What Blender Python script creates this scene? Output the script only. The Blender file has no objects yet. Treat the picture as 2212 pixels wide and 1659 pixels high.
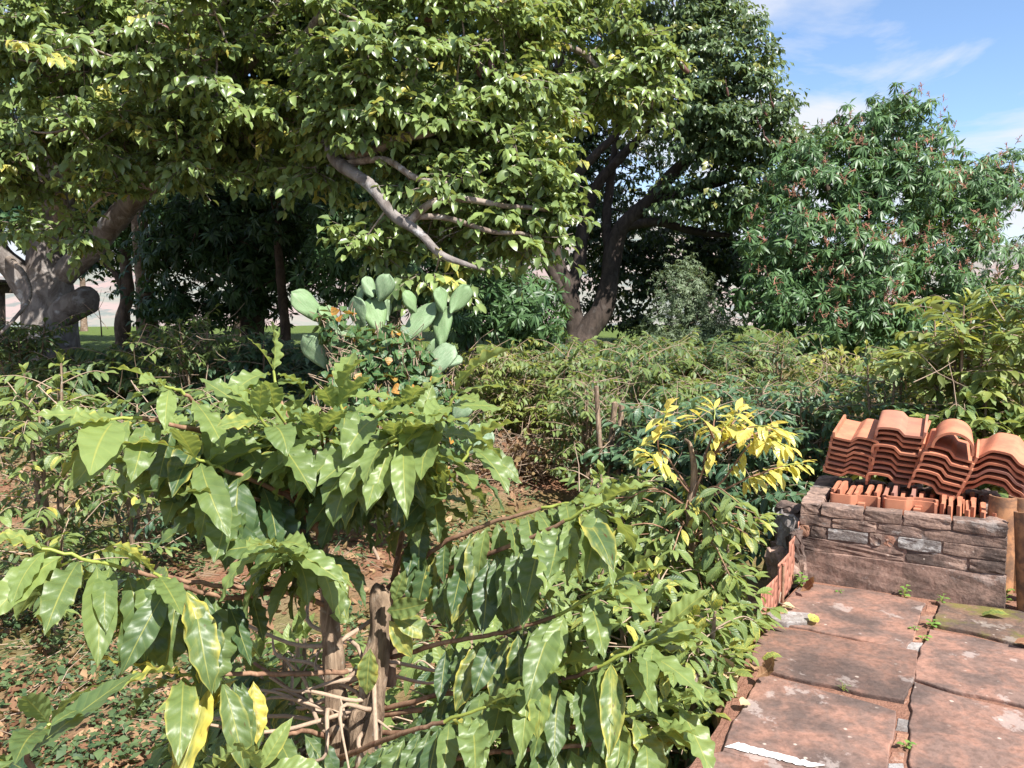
import bpy, bmesh, math, random
import numpy as np
from mathutils import Vector, Matrix

sc = bpy.context.scene
COL = sc.collection
PI = math.pi
rng = np.random.default_rng(11)
random.seed(5)

# ------------------------------------------------------------------ camera
PITCH = math.radians(5.2)
CAM = np.array([0.0, 0.0, 1.5])
FV = 1702.0                       # focal length in units of a 2212 px wide frame
cam_d = bpy.data.cameras.new('camera')
cam_d.sensor_fit = 'HORIZONTAL'
cam_d.angle = 2 * math.atan(1106 / FV)
cam_d.clip_start = 0.05
cam_d.clip_end = 5000
cam = bpy.data.objects.new('camera', cam_d)
COL.objects.link(cam)
cam.location = CAM
cam.rotation_euler = (PI / 2 - PITCH, 0, 0)
sc.camera = cam

# ------------------------------------------------------------------ light
SUN_EL = math.radians(50)
SUN_AZ = math.atan2(0.62, -0.78)   # measured from +Y towards +X: from the right, a little behind
world = bpy.data.worlds.new('World')
sc.world = world
world.use_nodes = True
wn, wl = world.node_tree.nodes, world.node_tree.links
wn.clear()
w_out = wn.new('ShaderNodeOutputWorld')
w_bg = wn.new('ShaderNodeBackground')
sky = wn.new('ShaderNodeTexSky')
sky.sky_type = 'NISHITA'
sky.sun_disc = False
sky.sun_elevation = SUN_EL
sky.sun_rotation = SUN_AZ
sky.altitude = 900
sky.air_density = 1.0
sky.dust_density = 0.3
sky.ozone_density = 3.0
w_bg.inputs['Strength'].default_value = 0.095
tc = wn.new('ShaderNodeTexCoord')
sep = wn.new('ShaderNodeSeparateXYZ')
wl.new(tc.outputs['Generated'], sep.inputs[0])


def wmath(op, a, b=None):
    n = wn.new('ShaderNodeMath')
    n.operation = op
    for i, v in enumerate((a, b)):
        if v is None:
            continue
        if isinstance(v, (int, float)):
            n.inputs[i].default_value = v
        else:
            wl.new(v, n.inputs[i])
    return n.outputs[0]


zz = wmath('ADD', wmath('MAXIMUM', sep.outputs['Z'], 0.0), 0.16)
comb = wn.new('ShaderNodeCombineXYZ')
wl.new(wmath('DIVIDE', sep.outputs['X'], zz), comb.inputs[0])
wl.new(wmath('DIVIDE', sep.outputs['Y'], zz), comb.inputs[1])
comb.inputs[2].default_value = 8.1
cn = wn.new('ShaderNodeTexNoise')
cn.inputs['Scale'].default_value = 1.7
cn.inputs['Detail'].default_value = 9
cn.inputs['Roughness'].default_value = 0.56
cn.inputs['Distortion'].default_value = 0.35
wl.new(comb.outputs[0], cn.inputs['Vector'])
cr = wn.new('ShaderNodeValToRGB')
cr.color_ramp.elements[0].position = 0.45
cr.color_ramp.elements[1].position = 0.62
wl.new(cn.outputs['Fac'], cr.inputs[0])
low = wn.new('ShaderNodeMapRange')           # thin bank of cloud close to the horizon
low.inputs['From Min'].default_value = 0.20
low.inputs['From Max'].default_value = 0.03
low.inputs['To Max'].default_value = 0.75
wl.new(sep.outputs['Z'], low.inputs[0])
cfac = wmath('MINIMUM', wmath('ADD', cr.outputs[0], low.outputs[0]), 0.94)
cmix = wn.new('ShaderNodeMix')
cmix.data_type = 'RGBA'
wl.new(cfac, cmix.inputs['Factor'])
wl.new(sky.outputs[0], cmix.inputs['A'])
cmix.inputs['B'].default_value = (3.9, 4.0, 4.35, 1)
wl.new(cmix.outputs['Result'], w_bg.inputs['Color'])
wl.new(w_bg.outputs[0], w_out.inputs[0])

sun_d = bpy.data.lights.new('sun', 'SUN')
sun_d.energy = 4.6
sun_d.angle = math.radians(0.53)
sun_d.color = (1.0, 0.96, 0.90)
sun = bpy.data.objects.new('sun', sun_d)
COL.objects.link(sun)
sdir = Vector((math.sin(SUN_AZ) * math.cos(SUN_EL), math.cos(SUN_AZ) * math.cos(SUN_EL), math.sin(SUN_EL)))
sun.rotation_euler = sdir.to_track_quat('Z', 'Y').to_euler()
sun.location = (8, -6, 20)

sc.view_settings.view_transform = 'Standard'
sc.view_settings.look = 'None'
sc.view_settings.gamma = 1
sc.view_settings.exposure = 1.32
sc.render.engine = 'CYCLES'
sc.cycles.use_denoising = True
sc.cycles.max_bounces = 8
sc.cycles.diffuse_bounces = 3
sc.cycles.transmission_bounces = 4
sc.cycles.transparent_max_bounces = 8

# ------------------------------------------------------------------ geometry helpers
CP, SP = math.cos(PITCH), math.sin(PITCH)
FWD = np.array([0, CP, -SP])
UPV = np.array([0, SP, CP])


def V(x, y, d):
    """point seen at (x, y) of a 2212 x 1659 frame, d metres deep"""
    return CAM + np.array([1.0, 0, 0]) * ((x - 1106) / FV * d) + UPV * ((829.5 - y) / FV * d) + FWD * d


def G(x, y, z=0.0):
    r = V(x, y, 1.0) - CAM
    return CAM + r * ((z - CAM[2]) / r[2])


def sstep(a, b, x):
    t = np.clip((x - a) / (b - a), 0, 1)
    return t * t * (3 - 2 * t)


def gz(x, y):
    x = np.asarray(x, float)
    y = np.asarray(y, float)
    z = -0.45 + 1.12 * sstep(4.5, 15, y) + 0.22 * np.clip((y - 16) / 19, 0, 1)
    z = z + 0.03 * np.sin(1.7 * x + 0.6 * y) * np.sin(1.3 * y - 0.4 * x)
    z = z - 30 * sstep(37, 110, np.hypot(x * 0.8, y))
    return z


def nrm(a):
    a = np.asarray(a, float)
    return a / np.maximum(np.linalg.norm(a, axis=-1, keepdims=True), 1e-9)


def tag(o, label=None, cat=None, group=None, kind=None):
    if label:
        o['label'] = label
    if cat:
        o['category'] = cat
    if group:
        o['group'] = group
    if kind:
        o['kind'] = kind
    return o


def thing(name, label, cat, base, group=None):
    o = bpy.data.objects.new(name, None)
    o.empty_display_size = 0.1
    o.location = tuple(float(v) for v in base)
    COL.objects.link(o)
    return tag(o, label, cat, group)


class Geo:
    """collects polygons (arrays of one polygon size each) with uv and tint"""

    def __init__(self):
        self.v, self.lv, self.lt, self.uv, self.tint = [], [], [], [], []
        self.n = 0

    def add(self, verts, loops, totals, uv=None, tint=None):
        verts = np.asarray(verts, np.float32).reshape(-1, 3)
        self.v.append(verts)
        self.lv.append(np.asarray(loops, np.int32).ravel() + self.n)
        self.lt.append(np.asarray(totals, np.int32).ravel())
        m = len(verts)
        self.uv.append(np.zeros((m, 2), np.float32) if uv is None else np.asarray(uv, np.float32))
        self.tint.append(np.zeros((m, 4), np.float32) if tint is None else np.asarray(tint, np.float32))
        self.n += m

    def quads(self, verts, faces, **k):
        faces = np.asarray(faces, np.int32)
        self.add(verts, faces, np.full(len(faces), faces.shape[1]), **k)

    def mesh(self, name, base=(0, 0, 0), smooth=True):
        me = bpy.data.meshes.new(name)
        v = np.concatenate(self.v) - np.asarray(base, np.float32)
        lv = np.concatenate(self.lv)
        lt = np.concatenate(self.lt)
        me.vertices.add(len(v))
        me.vertices.foreach_set('co', v.ravel())
        me.loops.add(len(lv))
        me.loops.foreach_set('vertex_index', lv)
        me.polygons.add(len(lt))
        ls = np.zeros(len(lt), np.int32)
        ls[1:] = np.cumsum(lt)[:-1]
        me.polygons.foreach_set('loop_start', ls)
        me.update(calc_edges=True)
        uvl = me.uv_layers.new(name='uv')
        uvl.data.foreach_set('uv', np.concatenate(self.uv)[lv].ravel())
        at = me.attributes.new('tint', 'FLOAT_COLOR', 'POINT')
        at.data.foreach_set('color', np.concatenate(self.tint).ravel())
        if smooth:
            me.polygons.foreach_set('use_smooth', np.ones(len(lt), bool))
        me.validate()
        return me


def obj(name, me, mat, parent=None, label=None, cat=None, group=None, kind=None):
    o = bpy.data.objects.new(name, me)
    if mat is not None and len(me.materials) == 0:
        me.materials.append(mat)
    COL.objects.link(o)
    if parent is not None:
        o.parent = parent
    return tag(o, label, cat, group, kind)


def part(name, geo, mat, root, smooth=True, **k):
    return obj(name, geo.mesh(name, root.location, smooth), mat, root, **k)


def crom(pts, n=6):
    """smooth a polyline of (x, y, z, r) rows"""
    p = np.asarray(pts, float)
    if len(p) < 3:
        t = np.linspace(0, 1, n + 1)[:, None]
        return p[0] * (1 - t) + p[-1] * t
    q = np.vstack([2 * p[0] - p[1], p, 2 * p[-1] - p[-2]])
    out = []
    for i in range(1, len(q) - 2):
        t = np.linspace(0, 1, n, endpoint=False)[:, None]
        a, b, c, d = q[i - 1], q[i], q[i + 1], q[i + 2]
        out.append(0.5 * (2 * b + (c - a) * t + (2 * a - 5 * b + 4 * c - d) * t ** 2 + (3 * b - a - 3 * c + d) * t ** 3))
    out.append(p[-1:])
    return np.vstack(out)


def tube(geo, pts, sides=6, noise=0.0, seed=0.0, tint=None, flare=None):
    """pts rows (x, y, z, r)"""
    p = np.asarray(pts, float)
    c, r = p[:, :3], p[:, 3]
    k = len(c)
    tan = nrm(np.gradient(c, axis=0))
    ref = np.array([0.0, 1, 0]) if abs(tan[0][1]) < 0.8 else np.array([1.0, 0, 0])
    us = np.zeros((k, 3))
    u = nrm(np.cross(tan[0], ref))
    for i in range(k):
        u = u - tan[i] * np.dot(u, tan[i])
        u = u / max(np.linalg.norm(u), 1e-9)
        us[i] = u
    ws = np.cross(tan, us)
    a = np.linspace(0, 2 * PI, sides, endpoint=False)
    s = np.concatenate([[0], np.cumsum(np.linalg.norm(np.diff(c, axis=0), axis=1))])
    rad = r[:, None] * np.ones((1, sides))
    if noise:
        A, S = a[None, :], s[:, None]
        q = 1 / max(r.mean(), 1e-3)
        nn = (np.sin(3 * A + 0.9 * S * q + seed) * 0.5 + np.sin(5 * A - 1.7 * S * q + 2 * seed) * 0.3
              + np.sin(2 * A + 2.3 * S * q * 0.5 + 3 * seed) * 0.6 + np.sin(9 * A + 3.1 * np.sin(S * q * 0.9 + seed)) * 0.22
              + np.sin(1.1 * S * q + 5 * seed) * 0.5)
        rad = rad * (1 + noise * nn)
    vs = c[:, None, :] + rad[:, :, None] * (np.cos(a)[None, :, None] * us[:, None, :] + np.sin(a)[None, :, None] * ws[:, None, :])
    i = np.arange(k - 1)[:, None] * sides
    j = np.arange(sides)[None, :]
    j2 = (j + 1) % sides
    f = np.stack([i + j, i + j2, i + sides + j2, i + sides + j], -1).reshape(-1, 4)
    uv = np.stack([np.broadcast_to(a[None, :] / (2 * PI), (k, sides)), np.broadcast_to(s[:, None], (k, sides))], -1).reshape(-1, 2)
    tn = None if tint is None else np.tile(np.asarray(tint, np.float32), (k * sides, 1))
    geo.quads(vs.reshape(-1, 3), f, uv=uv, tint=tn)
    # closed ends
    cap = np.arange(sides)
    geo.add(np.vstack([vs[-1], c[-1:] + tan[-1] * r[-1] * 0.6]), np.stack([cap, (cap + 1) % sides, np.full(sides, sides)], -1), np.full(sides, 3),
            tint=None if tint is None else np.tile(np.asarray(tint, np.float32), (sides + 1, 1)))


# ------------------------------------------------------------------ leaves
SHAPES = {
    'coffee': ([0, .06, .18, .34, .5, .66, .8, .9, .96, 1], [0, .16, .6, .92, 1, .9, .6, .28, .1, 0]),
    'lance': ([0, .1, .3, .5, .7, .9, 1], [0, .4, .85, 1, .85, .4, 0]),
    'ovate': ([0, .08, .25, .45, .65, .85, 1], [.0, .6, .97, 1, .86, .48, 0]),
    'heart': ([0, .05, .2, .4, .6, .8, 1], [.3, .75, 1, .95, .7, .38, 0]),
}


class Tpl:
    def __init__(self, shape, nt, cols, k=5.0):
        xs, ws = SHAPES[shape]
        u = np.linspace(-1, 1, cols)
        ts, us = [0.0], [0.0]
        for i in range(1, nt):
            for c in u:
                ts.append(i / nt)
                us.append(c)
        ts.append(1.0)
        us.append(0.0)
        self.t, self.u = np.array(ts), np.array(us)
        self.w = np.interp(self.t, xs, ws)
        self.k = k
        loops, tot = [], []
        for c in range(cols - 1):
            loops += [0, 1 + c + 1, 1 + c]
            tot.append(3)
        for i in range(nt - 2):
            for c in range(cols - 1):
                a = 1 + i * cols + c
                loops += [a, a + 1, a + cols + 1, a + cols]
                tot.append(4)
        last = len(ts) - 1
        for c in range(cols - 1):
            a = 1 + (nt - 2) * cols + c
            loops += [a, a + 1, last]
            tot.append(3)
        self.loops, self.tot = np.array(loops), np.array(tot)


class Leaves:
    """leaf list: position, direction, normal, length, half width ratio, bend, fold, wave, tint"""

    def __init__(self):
        self.a = []

    def add(self, P, D, N, L, W=0.21, bend=0.5, fold=0.15, wave=0.0, tone=0.5, yel=0.0, r=None):
        P = np.atleast_2d(np.asarray(P, float))
        n = len(P)
        b = lambda v: np.broadcast_to(np.asarray(v, float), (n,)).reshape(n, 1)
        D = np.broadcast_to(np.asarray(D, float), (n, 3))
        N = np.broadcast_to(np.asarray(N, float), (n, 3))
        rr = rng.random(n) if r is None else r
        self.a.append(np.hstack([P, D, N, b(L), b(W), b(bend), b(fold), b(wave), b(tone), b(yel), b(rr)]))

    def arr(self):
        return np.concatenate(self.a) if self.a else np.zeros((0, 17))


def frames(A):
    D = nrm(A[:, 3:6])
    N = A[:, 6:9]
    N = nrm(N - D * np.sum(N * D, 1, keepdims=True) + 1e-6)
    S = np.cross(D, N)
    return D, N, S


def leaf_geo(A, tpl, geo=None):
    geo = geo or Geo()
    if len(A) == 0:
        return geo
    D, N, S = frames(A)
    L, W = A[:, 9:10], A[:, 9:10] * A[:, 10:11]
    b = A[:, 11:12]
    b = np.where(np.abs(b) < 1e-3, 1e-3, b)
    t, u, w = tpl.t[None], tpl.u[None], tpl.w[None]
    bt = b * t
    y = L * np.sin(bt) / b
    z = -L * (1 - np.cos(bt)) / b
    hw = W * w
    ph = A[:, 16:17] * 40
    wv = np.sin(2 * PI * tpl.k * t + ph + np.where(u > 0, 1.4, 0)) * (u ** 2)
    lift = A[:, 12:13] * np.abs(u) * hw + A[:, 13:14] * W * wv * np.minimum(w * 1.6, 1)
    x = u * hw * (1 + 0.10 * A[:, 13:14] * np.cos(2 * PI * tpl.k * t + ph + np.where(u > 0, 1.4, 0)))
    q_ = np.modf(A[:, 16:17] * 7.31)[0] - .5
    x = x + L * t ** 2 * (np.modf(A[:, 16:17] * 13.7)[0] - .5) * .28
    ta = q_ * 1.1 * t
    x, lift = x * np.cos(ta) - lift * np.sin(ta), x * np.sin(ta) * (np.abs(u) > 0) + lift * np.cos(ta)
    vy = y + lift * np.sin(bt)
    vz = z + lift * np.cos(bt)
    P = A[:, None, 0:3] + S[:, None, :] * x[..., None] + D[:, None, :] * vy[..., None] + N[:, None, :] * vz[..., None]
    n, m = len(A), len(tpl.t)
    off = (np.arange(n) * m)[:, None]
    uv = np.broadcast_to(np.stack([tpl.u * .5 + .5, tpl.t], -1)[None], (n, m, 2)).reshape(-1, 2)
    tint = np.zeros((n, m, 4), np.float32)
    tint[:, :, 0] = A[:, 14:15]
    tint[:, :, 1] = A[:, 15:16]
    tint[:, :, 2] = A[:, 16:17]
    tint[:, :, 3] = 1
    geo.add(P.reshape(-1, 3), (tpl.loops[None] + off).ravel(), np.tile(tpl.tot, n), uv=uv, tint=tint.reshape(-1, 4))
    return geo


VAR = {}


def leaf_objs(root, A, key, tpl, mat, nvar=10, name='leaf'):
    """every leaf a part of its own; alike leaves share mesh data"""
    if key not in VAR:
        ms = []
        base = A[np.linspace(0, len(A) - 1, nvar).astype(int)].copy()
        for i in range(nvar):
            q = base[i:i + 1].copy()
            q[:, 0:3] = 0
            q[:, 3:6] = (0, 1, 0)
            q[:, 6:9] = (0, 0, 1)
            q[:, 9] = 1
            q[:, 11] = base[:, 11].min() + (base[:, 11].max() - base[:, 11].min()) * i / (nvar - 1)
            q[:, 16] = (i * 0.377 + .11) % 1
            q[:, 10] *= (.85, 1.0, 1.12, .93)[i % 4]
            q[:, 12] = (.08, .3, .5, .2, .4)[i % 5]
            q[:, 13] *= (.6, 1.0, 1.5)[i % 3]
            me = leaf_geo(q, tpl).mesh('leaf_blade')
            me.materials.append(mat)
            ms.append((q[0, 11], me))
        VAR[key] = ms
    ms = VAR[key]
    bends = np.array([m[0] for m in ms])
    D, N, S = frames(A)
    bx = np.array(root.location)
    for i in range(len(A)):
        j = int(np.argmin(np.abs(bends - A[i, 11]) + rng.random(len(bends)) * 0.35))
        o = bpy.data.objects.new(name, ms[j][1])
        L = A[i, 9]
        p = A[i, 0:3] - bx
        o.matrix_basis = Matrix(((S[i][0] * L, D[i][0] * L, N[i][0] * L, p[0]), (S[i][1] * L, D[i][1] * L, N[i][1] * L, p[1]),
                                 (S[i][2] * L, D[i][2] * L, N[i][2] * L, p[2]), (0, 0, 0, 1)))
        o.color = (A[i, 14], A[i, 15], A[i, 16], 1)
        COL.objects.link(o)
        o.parent = root


def nearest_first(A, n):
    """leaves that show largest: nearest to the camera and inside the frame"""
    p = A[:, 0:3] - CAM
    d = p @ FWD
    x = p[:, 0] / np.maximum(d, .1) * FV
    y = (p @ UPV) / np.maximum(d, .1) * FV
    bad = (np.abs(x) > 1150) | (np.abs(y) > 880)
    o = np.argsort(d / A[:, 9] + bad * 1e4)
    return A[o[:n]], A[o[n:]]


# ------------------------------------------------------------------ materials
class M:
    def __init__(self, name):
        self.m = bpy.data.materials.new(name)
        self.m.use_nodes = True
        self.n, self.l = self.m.node_tree.nodes, self.m.node_tree.links
        self.n.clear()
        self.out = self.n.new('ShaderNodeOutputMaterial')

    def node(self, t, **k):
        n = self.n.new(t)
        for a, b in k.items():
            if a in n.inputs.keys():
                self.put(n.inputs[a], b)
            else:
                setattr(n, a, b)
        return n

    def put(self, s, v):
        if hasattr(v, 'links') or isinstance(v, bpy.types.NodeSocket):
            self.l.new(v, s)
        else:
            s.default_value = v

    def math(self, op, a, b=None, c=None, clamp=False):
        n = self.n.new('ShaderNodeMath')
        n.operation = op
        n.use_clamp = clamp
        for i, v in enumerate((a, b, c)):
            if v is not None:
                self.put(n.inputs[i], v)
        return n.outputs[0]

    def mix(self, f, a, b, blend='MIX'):
        n = self.n.new('ShaderNodeMix')
        n.data_type = 'RGBA'
        n.blend_type = blend
        self.put(n.inputs[0], f)
        self.put(n.inputs[6], (*a, 1) if isinstance(a, tuple) and len(a) == 3 else a)
        self.put(n.inputs[7], (*b, 1) if isinstance(b, tuple) and len(b) == 3 else b)
        return n.outputs[2]

    def noise(self, scale, detail=5, rough=.55, vec=None, dist=0.0, w=None):
        n = self.n.new('ShaderNodeTexNoise')
        n.inputs['Scale'].default_value = scale
        n.inputs['Detail'].default_value = detail
        n.inputs['Roughness'].default_value = rough
        n.inputs['Distortion'].default_value = dist
        if w is not None:
            n.noise_dimensions = '4D'
            self.put(n.inputs['W'], w)
        if vec is not None:
            self.l.new(vec, n.inputs['Vector'])
        return n.outputs['Fac']

    def ramp(self, f, a, b):
        n = self.n.new('ShaderNodeMapRange')
        n.interpolation_type = 'SMOOTHSTEP'
        self.put(n.inputs[0], f)
        self.put(n.inputs[1], a)
        self.put(n.inputs[2], b)
        return n.outputs[0]

    def pos(self, scale=(1, 1, 1)):
        g = self.n.new('ShaderNodeNewGeometry')
        mp = self.n.new('ShaderNodeMapping')
        mp.inputs['Scale'].default_value = scale
        self.l.new(g.outputs['Position'], mp.inputs[0])
        return mp.outputs[0]

    def objpos(self, scale=(1, 1, 1)):
        g = self.n.new('ShaderNodeTexCoord')
        mp = self.n.new('ShaderNodeMapping')
        mp.inputs['Scale'].default_value = scale
        self.l.new(g.outputs['Object'], mp.inputs[0])
        return mp.outputs[0]

    def rand(self):
        return self.node('ShaderNodeObjectInfo').outputs['Random']

    def bump(self, h, strength=.4, dist=.02):
        n = self.n.new('ShaderNodeBump')
        n.inputs['Strength'].default_value = strength
        n.inputs['Distance'].default_value = dist
        self.l.new(h, n.inputs['Height'])
        return n.outputs[0]

    def pbr(self, color, rough=.8, spec=.4, normal=None, metal=0.0):
        n = self.n.new('ShaderNodeBsdfPrincipled')
        self.put(n.inputs['Base Color'], (*color, 1) if isinstance(color, tuple) and len(color) == 3 else color)
        self.put(n.inputs['Roughness'], rough)
        self.put(n.inputs['Specular IOR Level'], spec)
        self.put(n.inputs['Metallic'], metal)
        if normal is not None:
            self.l.new(normal, n.inputs['Normal'])
        return n.outputs[0]

    def done(self, s):
        self.l.new(s, self.out.inputs[0])
        return self.m


def leaf_mat(name, dark, light, yellow, mode='attr', rough=.38, spec=.5, transl=.32, veins=8, rust=0.0, under=.35, tcol=1.7, edge=.5):
    m = M(name)
    if mode == 'attr':
        c = m.node('ShaderNodeAttribute', attribute_name='tint').outputs['Color']
    else:
        c = m.node('ShaderNodeObjectInfo').outputs['Color']
    s = m.node('ShaderNodeSeparateColor')
    m.l.new(c, s.inputs[0])
    tone, yel, rnd = s.outputs[0], s.outputs[1], s.outputs[2]
    uvn = m.node('ShaderNodeUVMap')
    su = m.node('ShaderNodeSeparateXYZ')
    m.l.new(uvn.outputs[0], su.inputs[0])
    au = m.math('ABSOLUTE', m.math('MULTIPLY_ADD', su.outputs[0], 2.0, -1.0))
    t = su.outputs[1]
    n1 = m.noise(3.2, 3, .6, vec=uvn.outputs[0], w=m.math('MULTIPLY', rnd, 37.0))
    col = m.mix(m.math('ADD', tone, m.math('MULTIPLY_ADD', n1, .5, -.25), clamp=True), dark, light)
    # yellowing, strongest at the edge and in blotches
    yf = m.math('ADD', m.math('MULTIPLY', yel, 1.1), m.math('MULTIPLY_ADD', n1, 1.3, -.90))
    yf = m.math('ADD', yf, m.math('MULTIPLY', m.ramp(au, .7, 1.0), edge))
    yf = m.ramp(yf, .22, .85)
    col = m.mix(m.math('MULTIPLY', yf, .92), col, yellow)
    if veins:
        ph = m.math('MULTIPLY', m.math('SUBTRACT', t, m.math('MULTIPLY', au, .13)), veins * 2 * PI)
        sn = m.math('SINE', ph)
        vline = m.ramp(sn, .93, 1.0)
        mid = m.ramp(au, .07, .02)
        vv = m.math('MAXIMUM', m.math('MULTIPLY', vline, .12), m.math('MULTIPLY', mid, .6))
        col = m.mix(vv, col, m.mix(.45, light, yellow))
        h = m.math('ADD', m.math('MULTIPLY', sn, -.5), m.math('MULTIPLY', mid, -1.2))
        nor = m.bump(m.math('ADD', h, m.math('MULTIPLY', n1, 1.2)), .22, .004)
    else:
        nor = None
    if rust:
        n2 = m.noise(5.0, 2, .5, vec=uvn.outputs[0], w=m.math('MULTIPLY', rnd, 91.0))
        rf = m.ramp(m.math('ADD', n2, m.math('MULTIPLY', yel, .16)), .74, .80)
        col = m.mix(m.math('MULTIPLY', rf, rust), col, (.10, .035, .015))
    geo = m.node('ShaderNodeNewGeometry')
    pale = m.mix(.55, col, (.16, .22, .07))
    colb = m.mix(m.math('MULTIPLY', geo.outputs['Backfacing'], under), col, pale)
    a = m.pbr(colb, m.math('MULTIPLY_ADD', geo.outputs['Backfacing'], .25, rough), spec, nor)
    tr = m.n.new('ShaderNodeBsdfTranslucent')
    tc_ = m.mix(1.0, m.mix(.18, col, yellow), (tcol, tcol, tcol * .7), 'MULTIPLY')
    m.l.new(tc_, tr.inputs['Color'])
    if nor is not None:
        m.l.new(nor, tr.inputs['Normal'])
    mx = m.node('ShaderNodeMixShader')
    mx.inputs[0].default_value = transl
    m.l.new(a, mx.inputs[1])
    m.l.new(tr.outputs[0], mx.inputs[2])
    return m.done(mx.outputs[0])


DK, LT, YL = (.022, .062, .030), (.185, .25, .075), (.54, .46, .09)
mCoffeeO = leaf_mat('coffee_leaf', DK, LT, YL, 'obj', rough=.42, spec=.45, veins=9, rust=.9, transl=.32, edge=.28)
mCoffeeA = leaf_mat('coffee_foliage', DK, LT, YL, 'attr', rough=.45, spec=.4, veins=7, rust=.4, transl=.32, edge=.2)
mCoffeeB = leaf_mat('deep_coffee_foliage', (.018, .055, .034), (.10, .18, .085), (.40, .38, .12), 'attr', rough=.42, veins=7, transl=.26, edge=.1)
mCoffeeY = leaf_mat('olive_foliage', (.05, .075, .022), (.23, .27, .07), (.55, .44, .09), 'attr', rough=.5, veins=0, transl=.34, edge=.25)
mGoldO = leaf_mat('golden_leaf', (.24, .28, .06), (.52, .48, .12), (.72, .58, .15), 'obj', rough=.36, veins=8, rust=.5, transl=.34)
JD, JL, JY = (.018, .046, .024), (.21, .285, .09), (.48, .42, .10)
mJatO = leaf_mat('locust_leaf', JD, JL, JY, 'obj', rough=.34, veins=0, transl=.27, edge=.3)
mJatA = leaf_mat('locust_foliage', JD, JL, JY, 'attr', rough=.34, veins=0, transl=.27, edge=.3)
mFarA = leaf_mat('far_locust_foliage', (.016, .040, .020), (.13, .19, .08), (.3, .28, .07), 'attr', rough=.36, veins=0, transl=.25, edge=.1)
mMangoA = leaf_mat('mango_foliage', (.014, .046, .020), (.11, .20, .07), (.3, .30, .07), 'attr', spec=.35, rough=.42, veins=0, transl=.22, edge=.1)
mGreyA = leaf_mat('grey_foliage', (.06, .10, .05), (.2, .25, .14), (.35, .36, .18), 'attr', rough=.55, veins=0, transl=.3, edge=.1)
mVineA = leaf_mat('vine_foliage', (.03, .085, .03), (.10, .19, .06), (.5, .22, .04), 'attr', rough=.5, veins=4, transl=.25, edge=.1)
mVineO = leaf_mat('vine_leaf', (.03, .085, .03), (.10, .19, .06), (.5, .22, .04), 'obj', rough=.5, veins=4, transl=.25, edge=.1)
mWeedA = leaf_mat('weed_foliage', (.035, .075, .03), (.15, .21, .08), (.4, .36, .06), 'attr', rough=.55, veins=0, transl=.3, edge=.1)
mDryA = leaf_mat('dry_foliage', (.12, .055, .03), (.36, .23, .13), (.45, .30, .16), 'attr', rough=.75, spec=.2, veins=0, transl=.12, edge=.1)
mDryO = leaf_mat('dry_leaf', (.16, .075, .04), (.42, .27, .15), (.5, .35, .2), 'obj', rough=.7, spec=.2, veins=7, transl=.12, edge=.1)


def bark(name, a, b, c, sc_=14, stretch=.25, lich=.5, bumpd=.012):
    m = M(name)
    v = m.pos((1, 1, stretch))
    n = m.noise(sc_, 8, .65, vec=v, dist=.6)
    n2 = m.noise(sc_ * .22, 4, .6, vec=m.pos((1, 1, .8)))
    n3 = m.noise(sc_ * .5, 5, .6, vec=m.pos((1, 1, 1.3)))
    col = m.mix(m.ramp(n, .3, .7), a, b)
    col = m.mix(m.math('MULTIPLY', m.ramp(n3, .56, .68), lich), col, c)
    col = m.mix(m.ramp(n2, .35, .75), col, m.mix(.55, col, (.03, .022, .016)))
    return m.done(m.pbr(col, .9, .2, m.bump(n, .9, bumpd)))


mBarkC = bark('coffee_bark', (.11, .07, .045), (.40, .29, .2), (.42, .40, .34), 55, .12, .5, .012)
mTwigC = bark('coffee_twig', (.16, .08, .05), (.36, .22, .14), (.3, .2, .1), 40, .3, .2, .002)
mBarkJ = bark('locust_bark', (.12, .10, .09), (.30, .27, .25), (.46, .46, .46), 7, .6, .85, .035)
mBarkJ2 = bark('dark_locust_bark', (.028, .021, .018), (.08, .06, .05), (.13, .12, .11), 9, .4, .3, .02)
mBarkM = bark('mango_bark', (.05, .036, .028), (.14, .1, .075), (.18, .16, .14), 12, .4, .3, .015)
mBarkR = bark('ringed_bark', (.12, .08, .055), (.30, .22, .16), (.34, .3, .26), 10, 2.2, .4, .012)
mTwigJ = bark('locust_twig', (.14, .10, .08), (.36, .3, .25), (.5, .48, .45), 20, .8, .6, .004)
m = M('green_stem')
mGreenStem = m.done(m.pbr(m.mix(m.noise(30, 3), (.12, .2, .03), (.36, .36, .08)), .5, .4))
m = M('dry_twig')
mDryTwig = m.done(m.pbr(m.mix(m.noise(30, 3), (.2, .13, .09), (.48, .37, .27)), .85, .2))

# ------------------------------------------------------------------ ground, lawn, hills
m = M('garden_ground')
gp = m.pos()
n1 = m.noise(.55, 5, .6, vec=gp)
n2 = m.noise(9, 6, .65, vec=gp)
n3 = m.noise(38, 5, .6, vec=gp)
soil = m.mix(n2, (.15, .065, .04), (.29, .15, .09))
soil = m.mix(m.math('MULTIPLY', m.ramp(n3, .5, .66), .6), soil, (.12, .085, .05))
litter = m.mix(n3, (.13, .08, .045), (.33, .22, .14))
col = m.mix(m.ramp(m.noise(2.3, 4, .6, vec=gp), .42, .6), soil, litter)
green = m.mix(n3, (.05, .085, .018), (.13, .17, .04))
sx = m.node('ShaderNodeSeparateXYZ')
m.l.new(gp, sx.inputs[0])
far = m.ramp(sx.outputs[1], 10.0, 15.0)
gf = m.math('MAXIMUM', m.math('MULTIPLY', m.ramp(n1, .40, .62), .65), far)
col = m.mix(gf, col, green)
dry = m.mix(m.noise(.03, 4, .6, vec=gp), (.20, .19, .08), (.36, .27, .16))
col = m.mix(m.ramp(sx.outputs[1], 40.0, 60.0), col, dry)
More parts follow.
